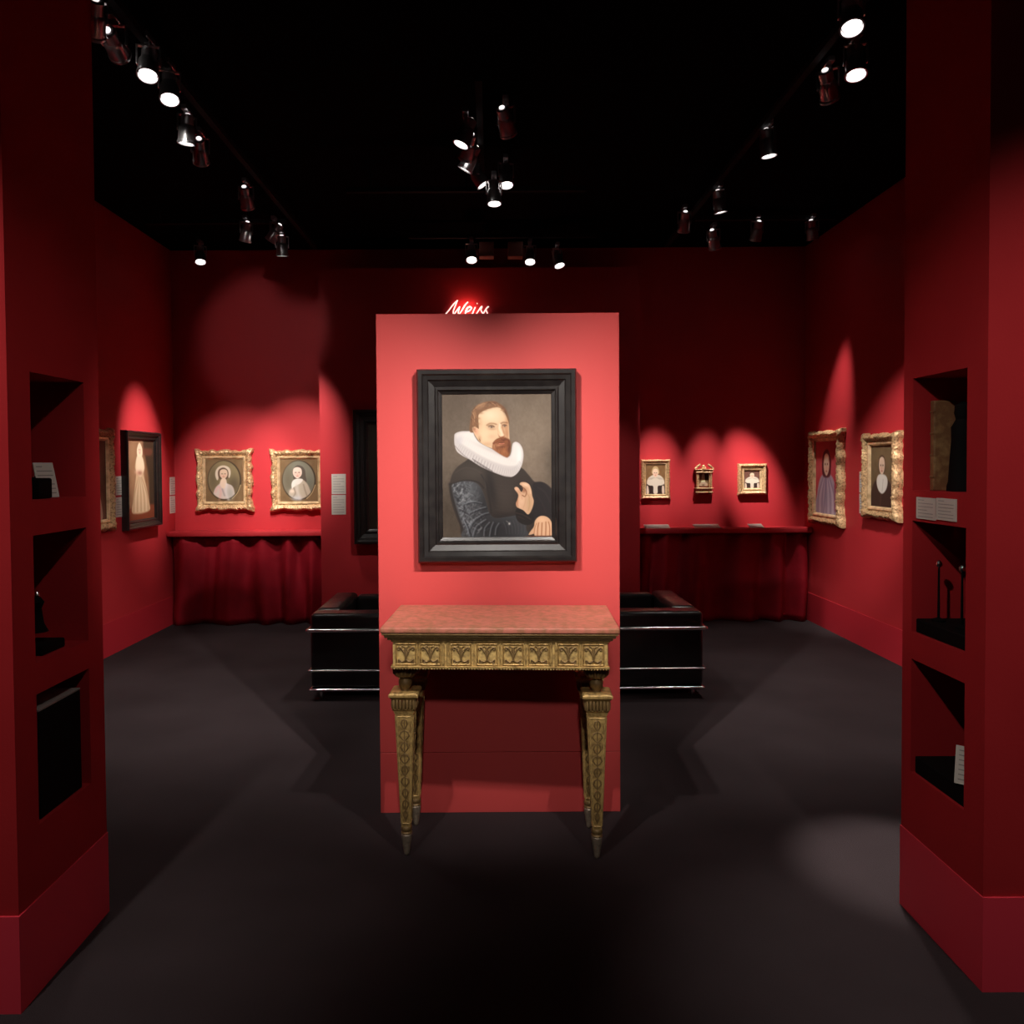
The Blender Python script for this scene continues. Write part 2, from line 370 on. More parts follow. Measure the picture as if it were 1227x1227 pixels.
    hd = p.poly([(604, 726), (612, 716), (626, 722), (640, 742), (650, 728), (645, 712), (632, 703), (640, 692), (664, 693), (684, 706), (694, 732), (698, 762), (706, 792), (696, 832), (676, 860), (650, 838), (618, 822), (612, 802), (620, 782), (624, 756)], (214, 170, 136), 5)
    p.blob(640, 790, 22, 34, (232, 192, 160), .7, clip=hd); p.blob(684, 800, 16, 50, (196, 162, 124), .8, clip=hd)
    p.blob(619, 785, 8, 38, (178, 112, 78), .75, clip=hd); p.blob(616, 725, 9, 9, (240, 190, 160), .7, clip=hd); p.blob(668, 705, 18, 10, (236, 196, 164), .8, clip=hd)
    p.line([(640, 716), (656, 724), (668, 744), (660, 766), (646, 760)], (112, 66, 44), 4, 6, .85); p.line([(668, 744), (684, 772)], (170, 122, 92), 3, 6, .6)
    p.line([(626, 736), (640, 756), (644, 780)], (196, 140, 108), 3, 6, .6)
    p.blob(655, 735, 12, 12, (120, 72, 48), .6); p.line([(664, 766), (660, 800), (650, 826)], (192, 146, 110), 3, 7, .6, clip=hd); p.line([(682, 776), (684, 810), (676, 840)], (176, 132, 98), 3, 7, .6, clip=hd)
    p.line([(650, 700), (680, 716), (690, 750)], (242, 206, 176), 4, 8, .6, clip=hd); p.line([(630, 770), (626, 800), (634, 820)], (238, 198, 168), 5, 9, .5, clip=hd)
    # resting hand
    h2 = p.poly([(678, 966), (690, 946), (706, 924), (712, 896), (728, 876), (750, 868), (776, 874), (794, 890), (804, 916), (806, 948), (802, 970), (788, 972), (772, 974), (752, 976), (732, 976), (712, 976), (706, 962), (692, 966)], (216, 170, 134), 5)
    p.blob(745, 890, 30, 18, (234, 192, 154), .7, clip=h2)
    for a_ in ([(724, 972), (726, 935), (732, 905)], [(746, 974), (748, 935), (750, 905)], [(768, 974), (770, 930), (770, 900)], [(790, 970), (790, 930), (784, 900)]):
        p.line(a_, (132, 74, 46), 3.5, 6, .85)
    for x in (716, 737, 758, 780, 798): p.line([(x, 968), (x+2, 935), (x+1, 912)], (240, 202, 168), 4, 8, .6, clip=h2)
    p.line([(706, 962), (712, 930), (720, 908)], (150, 90, 60), 3, 5, .7)
    p.poly([(660, 976), (700, 972), (800, 974), (806, 984), (660, 984)], (96, 50, 34), 6)
    # ruff
    rf = p.poly([(287, 452), (292, 436), (316, 426), (350, 424), (384, 428), (396, 452), (420, 482), (470, 510), (520, 532), (560, 554), (578, 556), (588, 536), (592, 508), (598, 488), (614, 481), (634, 492), (648, 516), (653, 545), (650, 580), (640, 612), (622, 642), (594, 662), (560, 662), (520, 650), (470, 630), (420, 606), (370, 574), (330, 552), (300, 528), (288, 492)], (206, 198, 196), 5)
    p.poly([(300, 440), (350, 430), (384, 432), (410, 476), (470, 514), (530, 542), (578, 562), (594, 532), (602, 492), (620, 488), (640, 515), (644, 560), (620, 600), (570, 606), (500, 586), (420, 548), (350, 505), (310, 475)], (232, 226, 221), 16, .9, clip=rf)
    p.blob(630, 560, 14, 50, (240, 238, 236), .8, clip=rf); p.blob(312, 470, 20, 26, (200, 194, 200), .7, clip=rf)
    p.blob(480, 525, 90, 10, (196, 186, 184), .6, ang=.42, clip=rf)
    lo = cat([(298, 520), (340, 552), (400, 592), (470, 626), (530, 648), (580, 658), (620, 636), (642, 596)], 9)
    hi = cat([(312, 492), (355, 522), (412, 560), (480, 594), (540, 614), (584, 622), (612, 608), (630, 580)], 9)
    for k, (a_, b_) in enumerate(zip(lo, hi)):
        dk = .75 if 14 < k < 30 else .35
        p.line([tuple(a_), tuple(b_)], (132, 124, 124) if k % 2 else (222, 216, 214), 1.6, 3, dk, clip=rf)
    for k in range(13):
        x = 384+k*8.4; y = 567+k*5.2; p.line([(x, y), (x+9, y+15)], (58, 50, 50), 2.6, 3, .8, clip=rf)
    for k in range(26):
        f = k/25; x0 = 330+f*262; y0 = 440+f*122+30*math.sin(f*PI)*.4; p.line([(x0, y0), (x0-12, y0+34)], (214, 206, 204), 1.6, 4, .45, clip=rf)
    p.line([(290, 500), (340, 552), (420, 604), (520, 650), (580, 664)], (70, 60, 56), 3, 6, .5)
    # head
    q = lambda pts: [(285+.4107*x, 197+.4107*y) for x, y in pts]
    p.poly(q([(205, 555), (212, 430), (236, 320), (290, 235), (390, 188), (490, 172), (560, 190), (640, 240), (690, 320), (715, 420), (700, 480), (600, 400), (420, 380), (350, 440), (330, 560), (260, 570)]), (124, 88, 62), 7)
    fc = p.poly(q([(322, 345), (380, 300), (450, 272), (540, 252), (610, 262), (655, 320), (688, 400), (706, 460), (712, 540), (716, 640), (722, 730), (706, 820), (680, 868), (600, 838), (500, 778), (420, 745), (345, 700), (300, 650), (262, 585), (238, 520), (262, 492), (300, 512), (322, 520), (318, 430)]), (226, 192, 156), 5)
    e = lambda x, y, rx, ry, c_, a_=1, g_=0: p.blob(285+.4107*x, 197+.4107*y, rx*.4107, ry*.4107, c_, a_, g_, clip=fc)
    e(470, 350, 120, 80, (244, 218, 186), .85); e(400, 590, 70, 90, (238, 204, 168), .7); e(675, 560, 35, 130, (186, 132, 94), .75); e(690, 420, 22, 90, (196, 144, 104), .7)
    e(290, 560, 30, 50, (226, 156, 124), .65); e(262, 530, 16, 26, (190, 116, 90), .6); e(330, 650, 22, 40, (184, 132, 96), .55); e(430, 720, 90, 30, (200, 156, 118), .5)
    e(490, 625, 50, 30, (232, 172, 140), .5)
    L = lambda pts, c_, w, s_, a_: p.line(q(pts), c_, w*.41, s_*.41, a_, clip=fc)
    # eyes, brows, nose
    e(485, 503, 52, 28, (184, 142, 110), .7); e(485, 502, 28, 10, (204, 184, 160), .85); e(486, 503, 13, 10, (66, 54, 46), .95); L([(450, 500), (480, 488), (518, 502)], (92, 62, 46), 9, 8, .8); e(500, 530, 40, 10, (190, 146, 114), .6)
    e(652, 490, 38, 28, (174, 128, 96), .7); e(654, 490, 22, 9, (200, 178, 152), .85); e(657, 491, 10, 9, (64, 50, 42), .95); L([(630, 488), (655, 478), (680, 488)], (88, 58, 42), 8, 8, .75)
    L([(440, 488), (465, 478), (500, 480), (525, 498)], (104, 68, 48), 7, 10, .85); L([(622, 478), (650, 470), (682, 480)], (100, 64, 44), 7, 10, .8)
    L([(425, 478), (460, 458), (505, 456), (548, 468)], (142, 100, 70), 14, 18, .8); L([(606, 458), (640, 444), (690, 450)], (130, 88, 60), 14, 18, .8)
    L([(592, 470), (590, 520), (612, 570), (620, 600)], (250, 224, 196), 20, 22, .8); L([(622, 500), (640, 560), (652, 600)], (172, 118, 84), 14, 18, .75)
    L([(570, 470), (562, 520), (572, 570)], (204, 160, 124), 10, 18, .5)
    e(620, 600, 26, 16, (246, 208, 178), .8); L([(582, 618), (600, 632), (625, 628), (652, 618)], (136, 72, 48), 9, 12, .8); L([(570, 590), (578, 612)], (190, 132, 100), 8, 12, .6)
    # beard and mouth
    bd = p.poly(q([(496, 775), (500, 725), (516, 690), (548, 655), (598, 634), (640, 628), (684, 642), (718, 664), (732, 720), (728, 800), (708, 868), (684, 890), (640, 874), (585, 842), (535, 808)]), (134, 80, 50), 10)
    B = lambda x, y, rx, ry, c_, a_: p.blob(285+.4107*x, 197+.4107*y, rx*.4107, ry*.4107, c_, a_, clip=bd)
    B(520, 745, 26, 60, (188, 140, 104), .65); B(650, 830, 46, 46, (176, 112, 70), .75); B(712, 770, 20, 80, (88, 50, 34), .85); B(560, 800, 40, 26, (150, 94, 60), .7)
    B(585, 735, 44, 18, (200, 140, 104), .75); B(622, 752, 40, 12, (104, 60, 38), .8)
    for k in range(70):
        x = 512+r.random()*200; y = 660+r.random()*190
        if 560 < x < 660 and 690 < y < 745: continue
        dx = (x-610)*.10 if y < 700 else (x-640)*-.05
        p.line(q([(x, y), (x+dx, y+12), (x+dx*1.8, y+(16 if y < 700 else 30))]), r.choice([(178, 116, 74), (104, 60, 40), (160, 98, 62), (118, 70, 46)]), 1.6, 4, .5, clip=bd)
    L([(512, 708), (545, 678), (590, 660), (622, 664), (640, 672)], (118, 64, 40), 26, 16, .85); L([(640, 672), (665, 660), (700, 672), (722, 700)], (104, 56, 36), 22, 16, .85)
    L([(530, 690), (565, 668), (600, 656)], (176, 112, 74), 7, 10, .7)
    L([(578, 700), (612, 696), (650, 702)], (92, 42, 32), 6, 6, .9); L([(584, 712), (615, 718), (646, 710)], (204, 122, 100), 12, 8, .85); L([(592, 728), (640, 726)], (120, 70, 46), 8, 8, .7)
    # lighter locks, a softer hairline and shaded temple
    H_ = lambda x, y, rx, ry, c_, a_=.7, g_=0: p.blob(285+.4107*x, 197+.4107*y, rx*.4107, ry*.4107, c_, a_, g_)
    H_(350, 240, 60, 34, (176, 136, 108), .6, -.5); H_(440, 215, 60, 24, (170, 132, 104), .55); H_(262, 330, 26, 60, (172, 128, 96), .5); H_(530, 205, 36, 22, (104, 70, 54), .7); H_(660, 300, 24, 60, (96, 64, 46), .6, -.4)
    for x, y, w_ in ((345, 330, 34), (400, 292, 34), (460, 268, 34), (520, 254, 30), (585, 252, 26), (640, 292, 22), (322, 400, 20), (318, 470, 16)): H_(x, y-8, w_, 16, (150, 108, 78), .6)
    H_(345, 450, 22, 70, (206, 166, 130), .5); H_(560, 350, 20, 60, (236, 208, 176), .35); H_(690, 600, 16, 60, (170, 116, 82), .5)
    # hair strands
    for k in range(60):
        t_ = k/59; a_ = PI*(1.02+.85*t_); x = 455+230*math.cos(a_)+r.random()*26-13; y = 400+205*math.sin(a_)+r.random()*22
        if t_ < .22: pts = [(x+6, y), (x+22, y+30), (x+26, y+70)]
        elif t_ > .62: pts = [(x-40, y-22), (x-16, y-14), (x, y+8)]
        else: pts = [(x, y-6), (x-22, y+2), (x-48, y+28)]
        p.line(q(pts), r.choice([(164, 122, 88), (98, 64, 44), (186, 144, 108), (84, 54, 38), (146, 104, 74)]), 2.2, 4, .65)
    for k in range(12): p.line(q([(232+r.random()*50, 360+k*14), (240+r.random()*40, 400+k*14), (268+r.random()*30, 430+k*12)]), r.choice([(150, 102, 70), (92, 60, 42), (176, 130, 94)]), 2, 4, .6)
    p.line(q([(330, 655), (340, 680)]), (96, 60, 44), 3, 4, .8)
    return p

def small(kind):
    p = Paint(96, 124, (70, 56, 40), (0, 0, 100, 130)); n = p.noise(10, len(kind)); sk = (235, 205, 178)
    def face(x, y, rx, ry, c_=sk):
        p.poly([(x-rx, y), (x-rx*.8, y-ry*.75), (x, y-ry), (x+rx*.8, y-ry*.75), (x+rx, y), (x+rx*.72, y+ry*.62), (x, y+ry), (x-rx*.72, y+ry*.62)], c_, 2)
        p.blob(x-rx*.38, y-ry*.05, rx*.2, ry*.09, (90, 62, 50), .9); p.blob(x+rx*.38, y-ry*.05, rx*.2, ry*.09, (90, 62, 50), .9)
        p.blob(x, y+ry*.25, rx*.16, ry*.2, (214, 160, 136), .7); p.blob(x, y+ry*.58, rx*.3, ry*.08, (180, 84, 76), .85)
        p.blob(x-rx*.5, y+ry*.3, rx*.25, ry*.18, (236, 170, 150), .5); p.blob(x+rx*.5, y+ry*.3, rx*.25, ry*.18, (228, 160, 140), .5)
    if kind in ('lady_oval', 'man_oval'):
        p.c[:] = (122, 96, 66); p.c += ((n-.5)*14)[..., None]
        el = [(50+45*math.cos(a), 65+61*math.sin(a)) for a in np.linspace(0, 2*PI, 28)[:-1]]
        p.poly(el, (58, 46, 34), 5); el2 = [(49+42*math.cos(a), 64+58*math.sin(a)) for a in np.linspace(0, 2*PI, 28)[:-1]]
        ov = p.poly(el2, (142, 126, 92) if kind[0] == 'l' else (128, 126, 110), 3)
        p.line([(93, 80), (84, 104), (70, 121)], (206, 178, 134), 2.4, 2, .85)
        p.blob(20, 60, 16, 50, (96, 84, 66), .6, clip=ov); p.blob(76, 80, 18, 30, (80, 68, 54) if kind[0] == 'l' else (104, 104, 90), .7, clip=ov)
    if kind == 'lady_oval':
        p.poly([(26, 50), (28, 34), (38, 22), (52, 20), (64, 28), (67, 44), (62, 58), (56, 40), (40, 36), (34, 60), (30, 64)], (226, 208, 186), 3, clip=ov)
        p.poly([(33, 46), (36, 32), (48, 26), (59, 34), (61, 50), (56, 62), (38, 62)], (104, 80, 62), 3, clip=ov)
        b = p.poly([(24, 128), (20, 108), (26, 88), (38, 74), (43, 64), (52, 64), (56, 74), (70, 82), (76, 100), (74, 128)], (218, 200, 190), 4, clip=ov)
        p.poly([(38, 74), (43, 60), (53, 60), (56, 74), (50, 90), (42, 86)], (238, 212, 188), 3, clip=ov); face(48, 46, 10.5, 15)
        p.line([(26, 100), (34, 84), (40, 100), (36, 124)], (232, 168, 160), 4, 6, .6, clip=b); p.line([(56, 76), (54, 100), (60, 124)], (236, 230, 232), 5, 7, .7, clip=b)
        p.line([(44, 92), (50, 112)], (130, 116, 122), 3, 4, .6, clip=b); p.blob(66, 104, 10, 22, (156, 158, 150), .6, clip=b)
    if kind == 'man_oval':
        p.poly([(36, 62), (34, 36), (44, 20), (58, 22), (66, 34), (68, 52), (70, 70), (60, 74), (42, 68)], (92, 82, 72), 3, clip=ov)
        b = p.poly([(22, 116), (24, 100), (30, 88), (32, 74), (40, 64), (58, 62), (72, 76), (80, 98), (84, 116), (66, 128), (34, 128)], (186, 172, 152), 4, clip=ov)
        face(46, 42, 12, 17, (240, 212, 196)); p.poly([(34, 66), (44, 60), (60, 62), (54, 74), (38, 84), (32, 90), (30, 78)], (232, 224, 214), 3, clip=ov)
        p.line([(62, 78), (66, 96), (72, 116)], (132, 116, 98), 2.5, 4, .8, clip=b); p.line([(44, 80), (46, 100), (52, 122)], (214, 206, 196), 6, 8, .8, clip=b)
        p.blob(32, 98, 8, 6, (236, 214, 196), .9, clip=ov); p.line([(36, 88), (40, 104), (34, 116)], (110, 96, 86), 2, 4, .7, clip=b); p.blob(44, 120, 14, 8, (206, 208, 214), .8, clip=b)
    if kind == 'full_lady':
        p.c[:] = (138, 100, 72); p.c += ((n-.5)*26)[..., None]
        p.poly([(60, 0), (100, 0), (100, 130), (84, 130), (78, 60)], (54, 40, 28), 10, .9); p.poly([(0, 112), (100, 108), (100, 130), (0, 130)], (122, 62, 40), 5)
        p.poly([(60, 14), (92, 14), (90, 24), (62, 24)], (108, 60, 44), 6, .8); p.blob(20, 50, 14, 50, (170, 130, 96), .6)
        p.poly([(14, 116), (20, 96), (28, 70), (32, 52), (28, 44), (36, 28), (54, 26), (64, 44), (60, 56), (70, 78), (80, 104), (82, 116), (60, 120), (30, 120)], (206, 176, 140), 4)
        for x in range(24, 78, 6): p.line([(46+(x-48)*.25, 62), (x, 90), (x+(x-48)*.15, 116)], (226, 206, 176) if x % 12 else (156, 118, 84), 2, 4, .7)
        p.poly([(34, 30), (44, 22), (58, 30), (62, 48), (48, 60), (32, 50)], (232, 208, 176), 4); p.poly([(37, 14), (46, 4), (56, 14), (55, 26), (38, 26)], (236, 216, 184), 3); face(46.5, 16, 6, 9)
        p.blob(34, 52, 8, 4, (230, 190, 160), .8); p.blob(46, 54, 10, 4, (150, 84, 66), .7)
    if kind == 'robed':
        p.c[:] = (200, 70, 80); p.c += ((n-.5)*16)[..., None]; p.blob(50, 40, 36, 34, (224, 110, 112), .7)
        b = p.poly([(4, 130), (8, 92), (20, 68), (38, 58), (62, 58), (82, 68), (94, 96), (98, 130)], (190, 176, 190), 4)
        for x in range(14, 92, 9): p.line([(50+(x-50)*.4, 66), (x, 96), (x+(x-50)*.08, 128)], (222, 214, 226) if x % 2 else (128, 116, 150), 3, 5, .7, clip=b)
        p.poly([(30, 54), (30, 34), (40, 18), (58, 16), (70, 34), (70, 54), (62, 64), (38, 64)], (104, 44, 48), 4); face(50, 42, 13, 20); p.line([(48, 64), (44, 96), (38, 128)], (86, 80, 120), 3, 5, .6)
        p.line([(88, 80), (90, 120)], (150, 40, 60), 6, 8, .8)
    if kind == 'white_collar':
        p.c[:] = (112, 92, 66); p.c += ((n-.5)*14)[..., None]; p.blob(50, 20, 50, 20, (140, 118, 84), .5)
        p.poly([(0, 130), (6, 92), (26, 74), (74, 72), (96, 92), (100, 130)], (62, 44, 38), 5)
        p.poly([(26, 76), (36, 62), (64, 62), (76, 74), (70, 92), (52, 102), (34, 94)], (232, 226, 216), 4)
        p.poly([(34, 40), (38, 26), (50, 20), (62, 26), (66, 42), (62, 56), (38, 56)], (92, 70, 54), 4); face(50, 43, 13, 19); p.line([(46, 104), (44, 128)], (110, 84, 70), 3, 5, .6); p.line([(56, 72), (52, 96)], (178, 170, 160), 2, 3, .8)
    if kind in ('ruff_a', 'ruff_b'):
        p.c[:] = (126, 92, 58) if kind[-1] == 'a' else (112, 74, 62); p.c += ((n-.5)*14)[..., None]
        p.poly([(0, 130), (8, 84), (30, 66), (70, 64), (92, 84), (100, 130)], (56, 40, 34), 5)
        p.poly([(6, 84), (10, 64), (28, 50), (50, 46), (72, 48), (90, 62), (96, 84), (80, 92), (62, 96), (60, 126), (40, 126), (38, 96), (20, 92)], (222, 208, 190), 4)
        p.poly([(4, 96), (12, 96), (16, 126), (4, 128)], (224, 200, 180), 4); p.poly([(84, 96), (94, 96), (96, 126), (84, 126)], (224, 200, 180), 4)
        for a in np.linspace(-1.2, 1.2, 17): p.line([(50+20*math.sin(a), 68-8*math.cos(a)), (50+42*math.sin(a), 72-18*math.cos(a))], (168, 152, 138), 1.4, 2, .7)
        p.poly([(32, 40), (36, 16), (50, 8), (64, 16), (68, 40)], (196, 166, 120) if kind[-1] == 'a' else (96, 74, 60), 4); face(50, 38, 14, 19)
    if kind == 'cameo':
        p.c[:] = (132, 96, 66); p.blob(50, 60, 36, 50, (168, 142, 96), .8)
        p.poly([(30, 100), (32, 60), (40, 24), (56, 20), (62, 50), (66, 96), (50, 112)], (232, 226, 180), 5); p.poly([(66, 30), (76, 32), (76, 76), (66, 76)], (84, 72, 40), 4)
        p.poly([(14, 104), (34, 92), (66, 92), (86, 104), (82, 122), (18, 122)], (206, 176, 150), 5); p.blob(48, 116, 12, 5, (60, 36, 24), .9); face(48, 44, 11, 15, (236, 224, 190))
    if kind == 'still_life':
        p.c[:] = (40, 30, 22); p.c += ((n-.5)*12)[..., None]; p.blob(50, 50, 40, 60, (58, 44, 30), .7)
        for x, y in ((24, 62), (34, 70), (46, 60)): p.blob(x, y, 4, 5, (214, 180, 120), .9)
        p.poly([(14, 130), (20, 108), (40, 98), (60, 104), (72, 130)], (112, 92, 64), 6); p.line([(24, 70), (30, 84), (40, 100)], (150, 120, 76), 2, 3, .7)
    if kind == 'landscape_dark':
        p.c[:] = (92, 54, 40); p.c += ((n-.5)*30)[..., None]
        p.poly([(30, 130), (34, 96), (46, 80), (60, 80), (74, 98), (80, 130)], (188, 150, 128), 5); p.poly([(44, 60), (50, 52), (60, 54), (64, 66), (56, 80), (46, 76)], (220, 184, 156), 4); p.blob(54, 110, 12, 14, (232, 214, 200), .7)
        p.poly([(0, 0), (100, 0), (100, 40), (0, 50)], (110, 62, 46), 20, .6)
    return p

PG = .72
# big portrait on the partition
a, b = P(499.4, 443, Y=3.17), P(691, 672.5, Y=3.17)
W, H = b.x-a.x, a.z-b.z
big = picture('framed_portrait', 'large portrait of a bearded man in a white ruff, wide black moulded frame', ((a.x+b.x)/2, 3.199, (a.z+b.z)/2), 0, W, H, 'black', portrait(), PG, fw_=.104, dep=.052)

def back_pic(name, lab, px0, px1, py0, py1, Y, style, kind, fw_, dep, gain=.92):
    a, b = P(px0, py0, Y=Y-dep*.6), P(px1, py1, Y=Y-dep*.6)
    return picture(name, lab, ((a.x+b.x)/2, Y-.001, (a.z+b.z)/2), 0, b.x-a.x, a.z-b.z, style, small(kind), gain, fw_, dep)
back_pic('framed_portrait', 'oval portrait of a lady in a white headdress, carved gilt frame above the left ledge', 235, 301.5, 540, 611, YB, 'gilt', 'lady_oval', .082, .06)
back_pic('framed_portrait', 'oval portrait of a young man in a pale coat, gilt frame beside the centre wall', 324.5, 391, 540, 611, YB, 'gilt', 'man_oval', .082, .06)
back_pic('framed_painting', 'dark painting in a heavy black frame, half hidden behind the partition', 423, 548, 491, 651, BY, 'black', 'still_life', .13, .10, .9)
back_pic('framed_portrait', 'small portrait in a thin brown frame, leftmost of the pictures above the right ledge', 768.5, 802.8, 551, 597.5, YB, 'plain', 'ruff_a', .045, .04)
back_pic('framed_portrait', 'small square portrait in a wide pale gilt frame, rightmost above the right ledge', 884.8, 918.5, 556, 592.5, YB, 'plain', 'ruff_b', .062, .05)
# tabernacle frame
a, b = P(833, 563, Y=7.17), P(854, 590, Y=7.17); w_, h_ = b.x-a.x, a.z-b.z
t = thing('tabernacle_frame', 'tiny altar-shaped gilt frame with broken pediment, between two small portraits', 'picture frame', ((a.x+b.x)/2, YB-.001, (a.z+b.z)/2))
for s in (-1, 1):
    bm = bmesh.new(); box(bm, s*w_*.36-.012, s*w_*.36+.012, -.035, 0, -h_*.30, h_*.36, .003); lathe(bm, [(.009, -h_*.26), (.007, h_*.30)], 10, (s*w_*.40, -.04, 0))
    obj('side_column', bm, M['gilt'], t)
bm = bmesh.new(); box(bm, -w_*.5, w_*.5, -.05, 0, h_*.36, h_*.43, .004); box(bm, -w_*.46, w_*.46, -.04, 0, h_*.43, h_*.49); box(bm, -w_*.54, w_*.54, -.055, 0, h_*.49, h_*.53, .003); obj('cornice', bm, M['gilt'], t)
bm = bmesh.new()
for s in (-1, 1): tube(bm, [(s*w_*.52, -.035, h_*.54), (s*w_*.36, -.035, h_*.66), (s*w_*.22, -.035, h_*.74)], .010, 8)
box(bm, -w_*.14, w_*.14, -.03, 0, h_*.53, h_*.62, .004); lathe(bm, [(.012, h_*.62), (.016, h_*.66), (.006, h_*.72)], 12, (0, -.016, 0)); obj('pediment', bm, M['gilt'], t, smooth=True)
bm = bmesh.new(); box(bm, -w_*.52, w_*.52, -.055, 0, -h_*.34, -h_*.29, .003); box(bm, -w_*.46, w_*.46, -.04, 0, -h_*.47, -h_*.34, .003); box(bm, -w_*.5, w_*.5, -.05, 0, -h_*.51, -h_*.47, .003)
for s in (-1, 1): box(bm, s*w_*.40-.012, s*w_*.40+.012, -.04, 0, -h_*.60, -h_*.51, .004)
obj('base', bm, M['gilt'], t)
small('cameo').canvas('canvas', w_*.62, h_*.68, t, -.012, .02, PG)

# side-wall pictures
def side_pic(name, lab, side, pxn, pxf, py0, py1, at_far, style, kind, fw_, dep, gain=.92):
    X = (XL+dep*.7) if side < 0 else (XR-dep*.7)
    yn = P(pxn, 550, X=X).y; yf = P(pxf, 550, X=X).y
    q = pxf if at_far else pxn
    z0 = P(q, py1, X=X).z; z1 = P(q, py0, X=X).z
    return picture(name, lab, ((XL+.001) if side < 0 else (XR-.001), (yn+yf)/2, (z0+z1)/2), PI/2 if side < 0 else -PI/2, yf-yn, z1-z0, style, small(kind), gain, fw_, dep)
side_pic('framed_painting', 'full-length lady in a pale gown, narrow dark frame on the left wall', -1, 150.5, 191.5, 519, 629, True, 'black', 'full_lady', .075, .06)
side_pic('framed_painting', 'gilt framed painting at the near end of the left wall, cut off by the portal', -1, 96, 136, 516, 634, True, 'gilt', 'landscape_dark', .085, .06)
side_pic('framed_portrait', 'figure in a pale robe on a red ground, carved gilt frame on the right wall', 1, 1006, 970, 519, 624, True, 'gilt', 'robed', .085, .07)
side_pic('framed_portrait', 'sitter with a white collar on dark clothes, gilt frame, nearer one on the right wall', 1, 1074, 1034, 522, 618, True, 'gilt', 'white_collar', .085, .07)

# ------------------------------------------------------------------ text cards
def card(lab, ctr, rz, w, h, tilt=0, group=None, name='wall_label', lines=7, thick=.004):
    t = thing(name, lab, 'label', ctr, rz, group)
    bm = bmesh.new(); box(bm, -w/2, w/2, -thick, 0, -h/2, h/2); obj('card', bm, M['card'], t)
    bm = bmesh.new(); r = random.Random(int(abs(ctr[0]*1000)+abs(ctr[2])*77))
    for k in range(lines):
        z = h*.38-k*h*.76/(lines-1); ww = w*(.78 if k % 4 != 3 else .45+.2*r.random())
        if k == 0: ww = w*.3
        box(bm, -w*.39, -w*.39+ww, -thick-.0006, -thick, z-h*.014, z+h*.014)
    obj('printed_text', bm, M['ink'], t)
    if tilt: t.rotation_euler = (tilt, 0, rz)
    return t
def card_b(lab, x0, x1, y0, y1, Y):
    a, b = P(x0, y0, Y=Y), P(x1, y1, Y=Y); card(lab, ((a.x+b.x)/2, Y, (a.z+b.z)/2), 0, b.x-a.x, a.z-b.z)
card_b('upper of the two cream text cards on the centre wall beside the dark painting', 397.3, 414.6, 568, 592, BY)
card_b('lower of the two cream text cards on the centre wall beside the dark painting', 397.3, 414.6, 593.2, 616.5, BY)
def card_s(lab, side, pn, pf, y0, y1, X, **k):
    a, b = P(pn, y0, X=X), P(pf, y0, X=X); z1 = P(pf, y1, X=X).z
    card(lab, (X, (a.y+b.y)/2, (b.z+z1)/2), PI/2 if side < 0 else -PI/2, abs(b.y-a.y), b.z-z1, **k)
card_s('upper text card on the left wall between the gilt painting and the full-length lady', -1, 138, 145.5, 570.5, 593, XL)
card_s('lower text card on the left wall between the gilt painting and the full-length lady', -1, 138, 145.5, 595.5, 619, XL)
card_s('upper text card on the left wall between the full-length lady and the room corner', -1, 203.2, 209.7, 571.5, 592.5, XL)
card_s('lower text card on the left wall between the full-length lady and the room corner', -1, 203.2, 209.7, 594, 614.5, XL)
card_s('upper text card on the right wall between the two gilt portraits', 1, 1036.5, 1030.3, 565, 590, XR)
card_s('lower text card on the right wall between the two gilt portraits', 1, 1036.5, 1030.3, 591.5, 615, XR)
card_s('left text card of the pair under the top niche of the right portal', 1, 1122, 1099.5, 595.5, 621, 1.376, lines=6)
card_s('right text card of the pair under the top niche of the right portal', 1, 1147, 1123.5, 596.5, 622.5, 1.376, lines=6)
for k, (x0, x1, lb) in enumerate(((772, 802, 'white text card lying on the right ledge below the leftmost small portrait'), (831, 862, 'white text card lying on the right ledge below the altar-shaped frame'), (897, 914, 'white text card lying on the right ledge below the rightmost small portrait'))):
    a, b = P(x0, 632, Y=7.06), P(x1, 632, Y=7.06)
    card(lb, ((a.x+b.x)/2, 7.06, .900), 0, b.x-a.x, .09, tilt=-R(72), name='ledge_label', lines=5)

# ------------------------------------------------------------------ objects in the portal niches
def niche_card(lab, c, rz, w, h, tilt):
    return card(lab, c, rz, w, h, tilt=tilt, name='leaning_label', lines=7)
# left, top niche: black case and leaning card
t = thing('display_case', 'small black case with a silver stud in the top niche of the left portal', 'case', (-1.372, 2.25, 1.405))
bm = bmesh.new(); box(bm, -.034, .034, -.034, .034, 0, .062, .006); obj('body', bm, M['blackbox'], t, smooth=True)
bm = bmesh.new(); lathe(bm, [(.002, 0), (.006, .003), (.004, .008), (.001, .010)], 12, (.01, -.02, .061)); obj('stud', bm, M['silver'], t, smooth=True)
niche_card('white text card leaning in the top niche of the left portal', (-1.39, 2.335, 1.459), R(62), .062, .112, -R(17))
# left, middle niche
t = thing('display_stand', 'low black stand with a small silver finial in the middle niche of the left portal', 'stand', (-1.385, 2.27, .94))
bm = bmesh.new(); box(bm, -.05, .05, -.06, .06, 0, .03, .006); lathe(bm, [(.03, .06), (.018, .085), (.012, .13), (.02, .15), (.01, .165)], 14); obj('stand', bm, M['blackbox'], t, smooth=True)
bm = bmesh.new(); lathe(bm, [(.002, .163), (.008, .17), (.006, .180), (.001, .185)], 12); obj('finial', bm, M['silver'], t, smooth=True)
